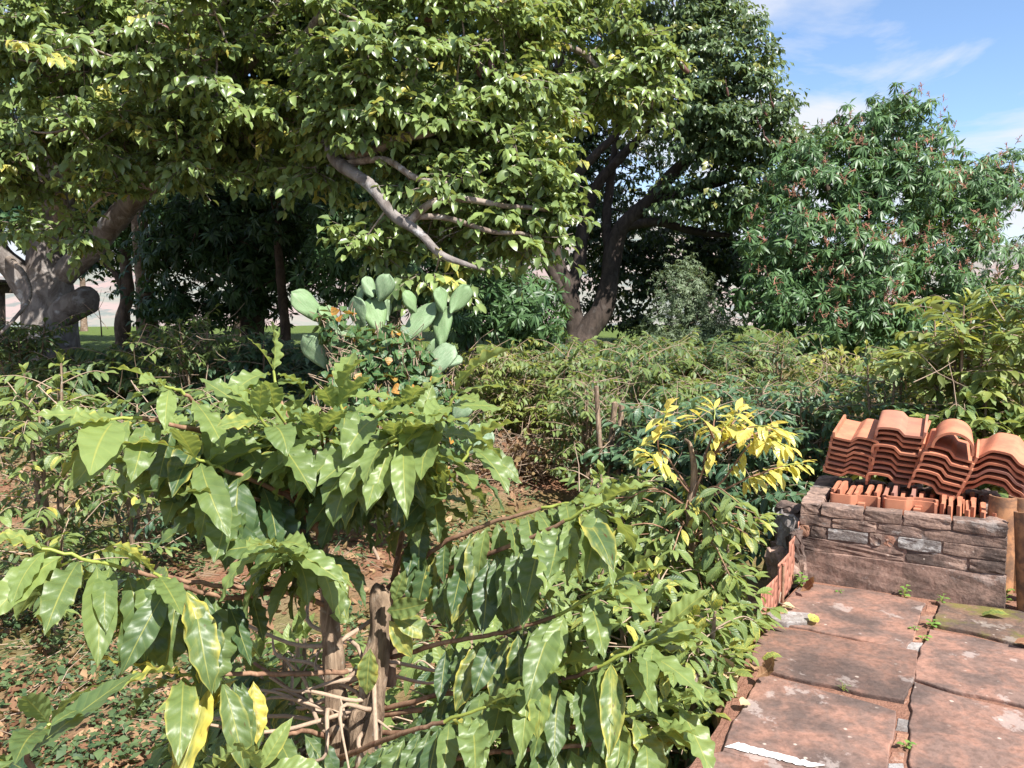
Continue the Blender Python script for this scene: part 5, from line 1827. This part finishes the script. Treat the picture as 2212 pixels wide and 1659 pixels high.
LVg = Leaves()
for pts in (((1495, 1090, gd), (1525, 1000, gd - .05), (1560, 930, gd - .1), (1590, 890, gd - .1)), ((1530, 990, gd - .05), (1600, 930, gd - .15), (1660, 920, gd - .25)),
            ((1500, 1085, gd), (1560, 1040, gd - .05), (1620, 960, gd - .1), (1660, 945, gd - .15)), ((1490, 1060, gd), (1450, 1000, gd), (1420, 960, gd - .05), (1440, 890, gd - .1)),
            ((1520, 1000, gd), (1540, 930, gd + .1), (1545, 885, gd + .15)), ((1500, 1090, gd), (1600, 1040, gd + .05), (1680, 1010, gd + .1), (1730, 1000, gd + .1)), ((1495, 1070, gd), (1440, 1010, gd - .1), (1400, 980, gd - .2)),
            ((1530, 1000, gd), (1570, 940, gd), (1610, 905, gd - .05)), ((1540, 985, gd), (1610, 950, gd + .1), (1680, 940, gd + .1)), ((1560, 960, gd), (1640, 940, gd - .1), (1700, 965, gd - .15)),
            ((1560, 950, gd), (1580, 920, gd + .1), (1600, 890, gd + .2)), ((1545, 960, gd), (1530, 920, gd - .1), (1510, 900, gd - .15)), ((1600, 950, gd - .1), (1650, 930, gd - .05), (1690, 930, gd))):
    hero_branch(gold, LVg, pts, .12, .45, .026, .45, (.5, .9), .7, rg, .006, .003)
A_ = LVg.arr()
leaf_objs(gold, A_, 'coffee_mid', TC_MID, mGoldO, 10) if False else None
VAR.pop('gold', None)
leaf_objs(gold, A_, 'gold', TC_MID, mGoldO, 8)
LVg = Leaves()
for k in range(60):
    t = rg.uniform(.0, .75)
    i = int((.1 + .6 * t) * (len(st_) - 1))
    p = st_[i, :3]
    az = rg.uniform(0, 2 * PI)
    ln = rg.uniform(.3, .62) * (1 - .35 * t)
    d = np.array([math.cos(az), math.sin(az), 0])
    if d[0] > .3:
        ln *= .75
    br = crom([(*p, .006), (*(p + d * ln * .5 + UZ * ln * .3), .004), (*(p + d * ln + UZ * ln * rg.uniform(0, .3)), .002)], 5)
    g = Geo()
    tube(g, br, 5)
    part('branch', g, mTwigC, gold)
    branch_leaves(LVg, br, .115, .2, .045, .75, (.25, .85), .25, rg)
A_ = LVg.arr()
a_, b_ = nearest_first(A_, max(0, 300 - len(LVg.a) * 0 - 120))
leaf_objs(gold, a_, 'coffee_mid', TC_MID, mCoffeeO, 10)
part('foliage', leaf_geo(b_, TC_LO), mCoffeeA, gold, kind='stuff')
# low bushes hugging the terrace wall
for k, (x, tp_, d, R_m, lab) in enumerate(((620, 1390, 2.5, .3, 'dark low coffee plant behind the two pruned stems'), (980, 1370, 2.6, .34, 'low coffee plant right of the pruned stems near the ground'), (480, 1480, 3.0, .28, 'small coffee seedling on the soil left of the pruned stems'), (1100, 1250, 3.1, .32, 'coffee plant in shade under the right hand boughs of front shrub'),
                                      (1330, 1010, 4.2, .42, 'bright green coffee shrub left of the golden-leaved shrub'), (1400, 1240, 3.5, .42, 'low yellow-green coffee shrub spilling onto the terrace edge'),
                                      (1560, 1180, 3.75, .3, 'small glossy coffee shrub in front of the rusty sheet'), (1500, 1330, 3.2, .28, 'yellowing coffee shrub lowest along the terrace edge'),
                                      (1270, 1180, 3.8, .4, 'shaded coffee shrub under the right side of the front shrub'))):
    p = V(x, 1200, d)
    coffee(lab, (p[0], p[1]), float(V(x, tp_, d)[2] - gz(p[0], p[1])), R_m, 800 + k, nst=4, nbr=13, L=.115, tone=(.25, .9), yel=[.03, .05, .05, .06, .12, .3, .14, .34, .12][k], indiv=120 if k < 4 else 200, spacing=.045, low=.15, bare=4, group='coffee shrubs in the garden')

# ------------------------------------------------------------------ front coffee shrub
rh = np.random.default_rng(90)
HD = 1.85
hb = V(760, 1659, HD)
hz = float(gz(hb[0], hb[1]))
hero = thing('coffee_shrub', 'big coffee shrub in front with large wavy leaves and two pruned stems', 'shrub', (hb[0], hb[1], hz))
sA = crom([(*V(730, 1659, HD)[:2], hz - .05, .03), (*V(730, 1659, HD), .028), (*V(728, 1560, HD), .027), (*V(722, 1450, HD), .025), (*V(716, 1370, HD), .023), (*V(708, 1290, HD), .018), (*V(696, 1180, HD), .013), (*V(690, 1090, HD), .0115), (*V(690, 1000, HD), .009), (*V(680, 900, HD), .005)], 6)
sB = crom([(*V(795, 1659, HD - .05)[:2], hz - .05, .036), (*V(790, 1659, HD - .05), .034), (*V(800, 1540, HD - .04), .034), (*V(806, 1470, HD - .03), .031), (*V(818, 1390, HD - .02), .027), (*V(822, 1310, HD), .025), (*V(822, 1275, HD), .021), (*V(824, 1268, HD), .012)], 8)
sC = crom([(*V(842, 1480, HD + .05), .014), (*V(846, 1400, HD + .05), .014), (*V(850, 1330, HD + .05), .012), (*V(852, 1250, HD + .06), .008), (*V(870, 1150, HD + .08), .006), (*V(900, 1050, HD + .1), .004)], 6)
for s_, nm, nz in ((sA, 'stem', .09), (sB, 'pruned_stem', .13), (sC, 'stem', .06)):
    g = Geo()
    tube(g, s_, 26, nz, seed=len(nm))
    part(nm, g, mBarkC, hero)
LVh = Leaves()
HB = [  # branch points (x, y, depth), leaf length, start, spacing, droop, tone, yellow
    (((690, 1075, 1.85), (560, 965, 1.78), (470, 905, 1.7), (400, 850, 1.62), (355, 835, 1.58)), .165, .3, .05, .85, (.25, .9), .12),
    (((560, 965, 1.78), (430, 930, 1.66), (320, 905, 1.58), (240, 905, 1.52)), .17, .25, .05, 1.0, (.25, .9), .14),
    (((690, 1040, 1.85), (640, 940, 1.85), (605, 860, 1.85), (590, 800, 1.85)), .14, .35, .045, .5, (.4, .85), .1),
    (((690, 1030, 1.85), (740, 930, 1.8), (735, 850, 1.78)), .14, .3, .045, .5, (.4, .9), .12),
    (((690, 1060, 1.85), (640, 1000, 1.75), (600, 950, 1.65), (560, 900, 1.6)), .15, .3, .045, .7, (.3, .85), .14),
    (((690, 1060, 1.85), (770, 980, 1.78), (840, 920, 1.72), (880, 890, 1.7)), .15, .3, .045, .75, (.35, .85), .14),
    (((700, 1075, 1.85), (800, 1010, 1.75), (900, 960, 1.68), (960, 890, 1.62), (985, 850, 1.6)), .165, .3, .05, .8, (.3, .95), .16),
    (((850, 1250, 1.9), (920, 1100, 1.85), (990, 1010, 1.8), (1020, 960, 1.8)), .15, .3, .045, .8, (.3, .8), .16),
    (((690, 1120, 1.85), (760, 1030, 1.7), (830, 960, 1.6), (880, 950, 1.55)), .16, .35, .05, 1.0, (.25, .75), .16),
    (((840, 1270, 1.9), (950, 1180, 1.82), (1060, 1130, 1.76), (1170, 1100, 1.72), (1230, 1085, 1.7)), .14, .3, .042, .85, (.3, .8), .1),
    (((840, 1275, 1.88), (970, 1230, 1.78), (1100, 1180, 1.68), (1220, 1125, 1.6), (1300, 1085, 1.56)), .15, .3, .045, .95, (.2, .85), .09),
    (((845, 1420, 1.86), (950, 1390, 1.76), (1070, 1370, 1.66), (1200, 1330, 1.58), (1320, 1260, 1.52)), .15, .35, .045, .95, (.2, .8), .08),
    (((830, 1530, 1.84), (960, 1500, 1.72), (1060, 1480, 1.62), (1180, 1450, 1.54)), .15, .35, .045, .9, (.3, .85), .08),
    (((830, 1545, 1.84), (1000, 1520, 1.72), (1150, 1490, 1.62), (1290, 1440, 1.54), (1420, 1375, 1.5)), .145, .35, .042, .9, (.2, .85), .06),
    (((820, 1580, 1.84), (1000, 1590, 1.7), (1180, 1580, 1.6), (1340, 1550, 1.52), (1470, 1510, 1.48)), .14, .4, .042, .85, (.25, .9), .07),
    (((800, 1640, 1.83), (950, 1640, 1.68), (1130, 1620, 1.56), (1280, 1610, 1.5), (1400, 1590, 1.46)), .14, .35, .045, .8, (.25, .8), .07),
    (((720, 1640, 1.8), (800, 1610, 1.65), (880, 1580, 1.55), (960, 1560, 1.48), (1050, 1525, 1.44)), .135, .3, .045, 1.0, (.25, .6), .06),
    (((710, 1310, 1.85), (600, 1275, 1.72), (480, 1265, 1.62), (340, 1245, 1.52), (220, 1215, 1.44), (90, 1185, 1.38)), .165, .42, .048, 1.0, (.2, .95), .26),
    (((600, 1275, 1.72), (500, 1290, 1.6), (400, 1270, 1.5), (330, 1235, 1.46)), .165, .4, .048, 1.05, (.2, .7), .36),
    (((750, 1450, 1.82), (640, 1455, 1.7), (540, 1455, 1.6), (450, 1460, 1.52), (390, 1455, 1.48)), .165, .72, .045, .95, (.2, .8), .5),
    (((690, 1130, 1.85), (650, 1150, 1.7), (620, 1170, 1.56), (595, 1180, 1.46)), .15, .35, .04, .9, (.3, .8), .1),
    (((700, 1180, 1.85), (690, 1190, 1.65), (640, 1200, 1.5)), .15, .35, .045, .9, (.25, .8), .1),
    (((690, 1120, 1.85), (600, 1060, 1.72), (500, 1020, 1.62), (420, 990, 1.56)), .17, .35, .05, 1.1, (.15, .6), .2),
    (((700, 1160, 1.85), (640, 1110, 1.75), (560, 1080, 1.65), (480, 1080, 1.58)), .17, .4, .055, 1.1, (.1, .4), .2),
    (((730, 1560, 1.85), (640, 1500, 1.9), (560, 1440, 1.95), (500, 1400, 2.0)), .13, .3, .05, .7, (.1, .4), .05),
    (((730, 1600, 1.85), (660, 1580, 1.75), (600, 1590, 1.68), (560, 1560, 1.65)), .13, .3, .05, .7, (.1, .45), .06),
    (((860, 1200, 1.9), (880, 1100, 1.95), (870, 1010, 2.0), (900, 930, 2.0)), .14, .3, .045, .7, (.25, .7), .12),
    (((850, 1300, 1.9), (960, 1280, 2.0), (1080, 1270, 2.05), (1180, 1240, 2.1)), .13, .3, .045, .8, (.2, .7), .1),
]
for k in range(20):                                                   # dome of shoots over the top
    a = PI * (k + .5) / 20
    ex, ey, ed = 645 + 360 * math.cos(a) * rh.uniform(.55, 1), 1015 - 150 * math.sin(a) * rh.uniform(.5, 1), 1.85 + rh.uniform(-.35, .25)
    HB.append((((692, 1060 + rh.uniform(-40, 60), 1.85), (692 + (ex - 692) * .5, 1060 + (ey - 1060) * .62, 1.85 + (ed - 1.85) * .5), (ex, ey, ed)), .145, .4, .05, rh.uniform(.5, .9), (.35, .85), .08))
for k, (pts, L, s0, spc, dr, tn_, ye) in enumerate(HB):
    hero_branch(hero, LVh, pts, L * 1.1 * rh.uniform(.85, 1.1), s0 * .8, spc * .56, dr * 1.1, tn_, ye, rh, .0065, .003, wave=.21)
# bare older twigs
for k in range(26):
    i = rh.integers(6, 26)
    p = (sA if k % 2 else sB)[i, :3]
    d = nrm(np.array([rh.normal(0, 1), rh.normal(.2, .5), rh.uniform(-.2, .5)])) * rh.uniform(.15, .45)
    g = Geo()
    tube(g, crom([(*p, .006), (*(p + d * .3 + rh.normal(0, .02, 3)), .005), (*(p + d * .65 + rh.normal(0, .03, 3)), .004), (*(p + d + rh.normal(0, .02, 3)), .002)], 4), 6, .12)
    part('branch', g, mDryTwig, hero)
# small sprout on the pruned stem
for (x, y, dx, dy, l, ye) in ((835, 1320, .3, .1, .11, .35), (845, 1330, .8, -.3, .11, .5), (840, 1340, .6, -.7, .10, .6), (800, 1400, -.1, -1, .11, .5), (770, 1335, -.7, .1, .06, .2), (850, 1300, .3, .8, .08, .3)):
    LVh.add(V(x, y, 1.76), np.array([dx, -.2, dy]), np.array([.1, -.9, .4]), l, .22, .4, .2, .15, .7, ye)
A_ = LVh.arr()
print('hero leaves', len(A_))
a_, b_ = nearest_first(A_, 300)
leaf_objs(hero, a_, 'hero', TC_HI, mCoffeeO, 32)
if len(b_):
    part('foliage', leaf_geo(b_, Tpl('coffee', 24, 5, 5.0)), mCoffeeA, hero, kind='stuff')
# a second front shrub whose leaves enter along the bottom border
nb = V(300, 1900, 1.25)
low = thing('coffee_shrub', 'nearest coffee shrub whose leaf tips enter along the bottom left border', 'shrub', (nb[0], nb[1], float(gz(nb[0], nb[1]))))
LVn = Leaves()
g = Geo()
stn = crom([(nb[0], nb[1], float(gz(nb[0], nb[1])) - .05, .02), (*V(300, 2200, 1.25), .016), (*V(300, 1950, 1.25), .012), (*V(330, 1800, 1.22), .008)], 6)
tube(g, stn, 10, .06)
part('stem', g, mBarkC, low)
for pts, L, tn_, ye in ((((300, 1950, 1.25), (160, 1780, 1.2), (60, 1640, 1.15), (110, 1560, 1.13)), .15, (.2, .5), .03), (((300, 1900, 1.25), (200, 1760, 1.25), (60, 1700, 1.25), (-60, 1640, 1.25)), .15, (.2, .6), .03),
                        (((330, 1800, 1.22), (380, 1740, 1.18), (440, 1690, 1.14)), .14, (.6, 1.0), .12), (((330, 1800, 1.22), (450, 1780, 1.1), (540, 1700, 1.04), (560, 1670, 1.02)), .12, (.7, 1.0), .25),
                        (((300, 1900, 1.25), (100, 1900, 1.2), (-100, 1780, 1.15)), .15, (.2, .6), .03)):
    hero_branch(low, LVn, pts, L, .45, .05, .35, tn_, ye, rh, .006, .003, wave=.18)
leaf_objs(low, LVn.arr(), 'hero', TC_HI, mCoffeeO, 14)

# ------------------------------------------------------------------ ground cover, litter, fallen leaves
rgc = np.random.default_rng(5)


def inside_terrace(x, y):
    ex = np.interp(y, E[::-1, 1], E[::-1, 0])
    return (x > ex - .08) & (y < 7)


def scatter(n, x0, x1, d0, d1, dens):
    """ground points, thinned by a patch function"""
    y = d0 + (d1 - d0) * rgc.random(n) ** 1.1
    x = (x0 + (x1 - x0) * rgc.random(n)) * np.maximum(y, 1.2) * .72
    pn = np.sin(x * 1.9 + 1.3) * np.sin(y * 1.5 - .4) + .6 * np.sin(x * 4.3 - y * 3.1)
    k = (pn + rgc.normal(0, .5, n) > dens) & ~inside_terrace(x, y)
    x, y = x[k], y[k]
    return np.stack([x, y, gz(x, y)], -1)


LVw = Leaves()
P = scatter(11000, -1, 1, 2.0, 10.5, -.3)
h = rgc.uniform(.02, .16, len(P))
for k in range(7):
    q = P + np.stack([rgc.normal(0, .045, len(P)), rgc.normal(0, .045, len(P)), h * (k + 1) / 7], -1)
    a = rgc.uniform(0, 2 * PI, len(P))
    D = np.stack([np.cos(a), np.sin(a), rgc.normal(.1, .35, len(P))], -1)
    LVw.add(q, D, np.array([0, 0, 1.0]) + rgc.normal(0, .3, (len(P), 3)), rgc.uniform(.02, .04, len(P)) * (1 + 1.2 * rgc.random(len(P)) ** 4), .3, rgc.uniform(0, 1, len(P)), .1, 0, rgc.uniform(.0, .7, len(P)), rgc.uniform(0, .35, len(P)))
obj('ground_cover', leaf_geo(LVw.arr(), T2).mesh('ground_cover'), mWeedA, None, 'low green weeds spreading over the garden soil', 'weeds', kind='stuff')
LVd = Leaves()
P = scatter(11000, -1, 1, 1.8, 8.5, -.9)
a = rgc.uniform(0, 2 * PI, len(P))
LVd.add(P + np.array([0, 0, .012]), np.stack([np.cos(a), np.sin(a), rgc.normal(0, .25, len(P))], -1), np.array([0, 0, 1.0]) + rgc.normal(0, .4, (len(P), 3)), rgc.uniform(.04, .12, len(P)), .22,
        rgc.normal(0, 1.2, len(P)), .3, .1, rgc.uniform(0, 1, len(P)), rgc.uniform(0, .6, len(P)))
obj('leaf_litter', leaf_geo(LVd.arr(), T3).mesh('leaf_litter'), mDryA, None, 'dry brown fallen leaves scattered over the garden soil', 'leaf litter', kind='stuff')
g = Geo()
for q in scatter(1500, -1, 1, 1.9, 9, -.8):
    a = rgc.uniform(0, 2 * PI)
    dd = np.array([math.cos(a), math.sin(a), rgc.uniform(-.05, .5)]) * rgc.uniform(.08, .28)
    tube(g, np.array([[*(q + (0, 0, .01)), .003], [*(q + dd * .5 + rgc.normal(0, .02, 3) + (0, 0, .02)), .0025], [*(q + dd + (0, 0, .015)), .0015]]), 3)
obj('fallen_twigs', g.mesh('fallen_twigs'), mDryTwig, None, 'thin dry twigs lying and sticking up all over garden soil', 'twigs', kind='stuff')
# dead brushwood heap beside the cactus
g = Geo()
for k in range(260):
    c = V(rgc.normal(1110, 45), rgc.normal(985, 22), rgc.normal(8.0, .2))
    d = nrm(rgc.normal(0, 1, 3) * np.array([1, .6, .35])) * rgc.uniform(.15, .4)
    tube(g, np.array([[*(c - d), .004], [*(c + rgc.normal(0, .02, 3)), .003], [*(c + d), .002]]), 3)
LVb = Leaves()
n = 500
c = np.array([V(rgc.normal(1120, 38), rgc.normal(995, 25), rgc.normal(7.95, .2)) for _ in range(n)])
LVb.add(c, rgc.normal(0, 1, (n, 3)), rgc.normal(0, 1, (n, 3)), rgc.uniform(.04, .09, n), .3, rgc.normal(0, 1.5, n), .3, .1, rgc.uniform(0, .7, n), rgc.uniform(0, .4, n))
cbp = V(1115, 1010, 8.0)
heap = thing('brush_heap', 'heap of dead brown twigs and withered leaves below prickly pear', 'brushwood', (cbp[0], cbp[1], float(gz(cbp[0], cbp[1]))))
part('twigs', g, mDryTwig, heap, kind='stuff')
part('dead_leaves', leaf_geo(LVb.arr(), T3), mDryA, heap, kind='stuff')

# leaves fallen on the terrace
for k, (x, y, a, l, W, bend, mt, tone, ye, lab) in enumerate((
        (1748, 1343, .3, .07, .42, .5, mCoffeeO, .9, .75, 'small round pale green leaf fallen on the rear slab'),
        (1690, 1425, 2.8, .10, .24, .9, mCoffeeO, .9, .55, 'curled light green leaf fallen on middle slab of left column'),
        (2180, 1336, 2.6, .15, .22, .9, mCoffeeO, .95, .5, 'large light green leaf fallen on the mossy slab'),
        (1596, 1480, 2.2, .13, .3, 1.4, mDryO, .9, .8, 'large curled tan dead leaf at the slab edge by the bushes'),
        (1632, 1470, .2, .13, .25, 1.8, mDryO, .25, .2, 'curled dark brown dead leaf beside the large tan leaf'),
        (1600, 1527, .8, .06, .36, .4, mDryO, .9, .9, 'small oval tan dead leaf on red dirt below the curled leaves'),
        (1728, 1283, .1, .13, .26, 1.9, mDryO, .1, .2, 'curled dark dead leaf at the foot of the rusty sheet'),
        (1690, 1312, .2, .07, .3, .5, mDryO, 1.0, .9, 'pale flat dead leaf in front of the steel rod'),
        (1704, 1324, 3.0, .07, .3, .7, mDryO, .7, .6, 'pinkish dead leaf scrap beside the pale flat leaf'),
        (1630, 1452, 1.2, .08, .3, .8, mDryO, .6, .5, 'small brown dead leaf behind the large tan leaf'),
        (2190, 1395, .1, .12, .2, .8, mDryO, .05, .0, 'dark dead leaf in the joint at right border'))):
    p = G(x, y, .012)
    rt = thing('fallen_leaf', lab, 'leaf', p, 'fallen leaves on the terrace')
    LV = Leaves()
    sgn = -1 if bend > 1.2 else 1
    LV.add(p + np.array([0, 0, .012 * (l / .1)]), np.array([math.cos(a), math.sin(a), .1]), np.array([0, -.25, 1.0]), l, W, bend * sgn, .3, .12, tone, ye, r=np.array([k * .083]))
    me = leaf_geo(LV.arr(), Tpl('coffee' if k else 'heart', 10, 5, 4)).mesh('blade', rt.location)
    me.materials.append(mt)
    o = obj('blade', me, None, rt)
    o.color = (tone, ye, k * .083, 1)
# sprouts in the joints
mSprout = leaf_mat('sprout_leaf', (.05, .14, .03), (.2, .34, .07), (.4, .4, .08), 'attr', rough=.5, veins=0, transl=.3, edge=.1)
for k, (x, y, n, l, h, lab) in enumerate(((1954, 1290, 9, .03, .06, 'small weed sprout at wall foot left of the brick joint'), (1992, 1281, 8, .032, .02, 'flat weed rosette against the wall foot'),
                                     (2034, 1305, 9, .028, .05, 'weed sprout at the top of the brick joint'), (2172, 1300, 12, .034, .08, 'weed seedling at the right corner of planter'),
                                     (2013, 1353, 10, .03, .03, 'pale weed sprout in the middle of the brick joint'), (1996, 1382, 6, .024, .02, 'tiny weed between the joint bricks'),
                                     (1974, 1362, 6, .02, .02, 'tiny weed left of the joint bricks'), (1738, 1238, 5, .03, .03, 'small round-leaved weed at the left foot of planter wall'),
                                     (1814, 1282, 6, .02, .02, 'tiny weed tuft on the rear slab'), (1730, 1268, 12, .05, .07, 'bright green weed tuft beside the rusty sheet end'),
                                     (1822, 1492, 7, .03, .03, 'grassy weed in the crosswise joint'), (1957, 1615, 6, .024, .02, 'weed sprout low in the long joint'))):
    p = G(x, y, -.01)
    rt = thing('weed_sprout', lab, 'weed', p, 'weeds sprouting on the terrace')
    g = Geo()
    LV = Leaves()
    for j in range(n):
        a = j * 2.4
        t = (j + 1) / n
        q = p + np.array([math.cos(a) * .008, math.sin(a) * .008, h * t])
        tube(g, np.array([[*p, .0015], [*q, .001]]), 3)
        LV.add(q, np.array([math.cos(a), math.sin(a), .3]), np.array([0, 0, 1.0]), l * rng.uniform(.7, 1.2), .36 if k != 10 else .06, .6, .15, 0, rng.uniform(.4, 1), rng.uniform(0, .2))
    part('stems', g, mGreenStem, rt, kind='stuff')
    part('leaves', leaf_geo(LV.arr(), T3), mSprout, rt, kind='stuff')

tot = sum(len(o.data.loop_triangles) or len(o.data.polygons) for o in bpy.data.objects if o.type == 'MESH')
print('objects', len(bpy.data.objects), 'meshes', len(bpy.data.meshes), 'polys', sum(len(m.polygons) for m in bpy.data.meshes))
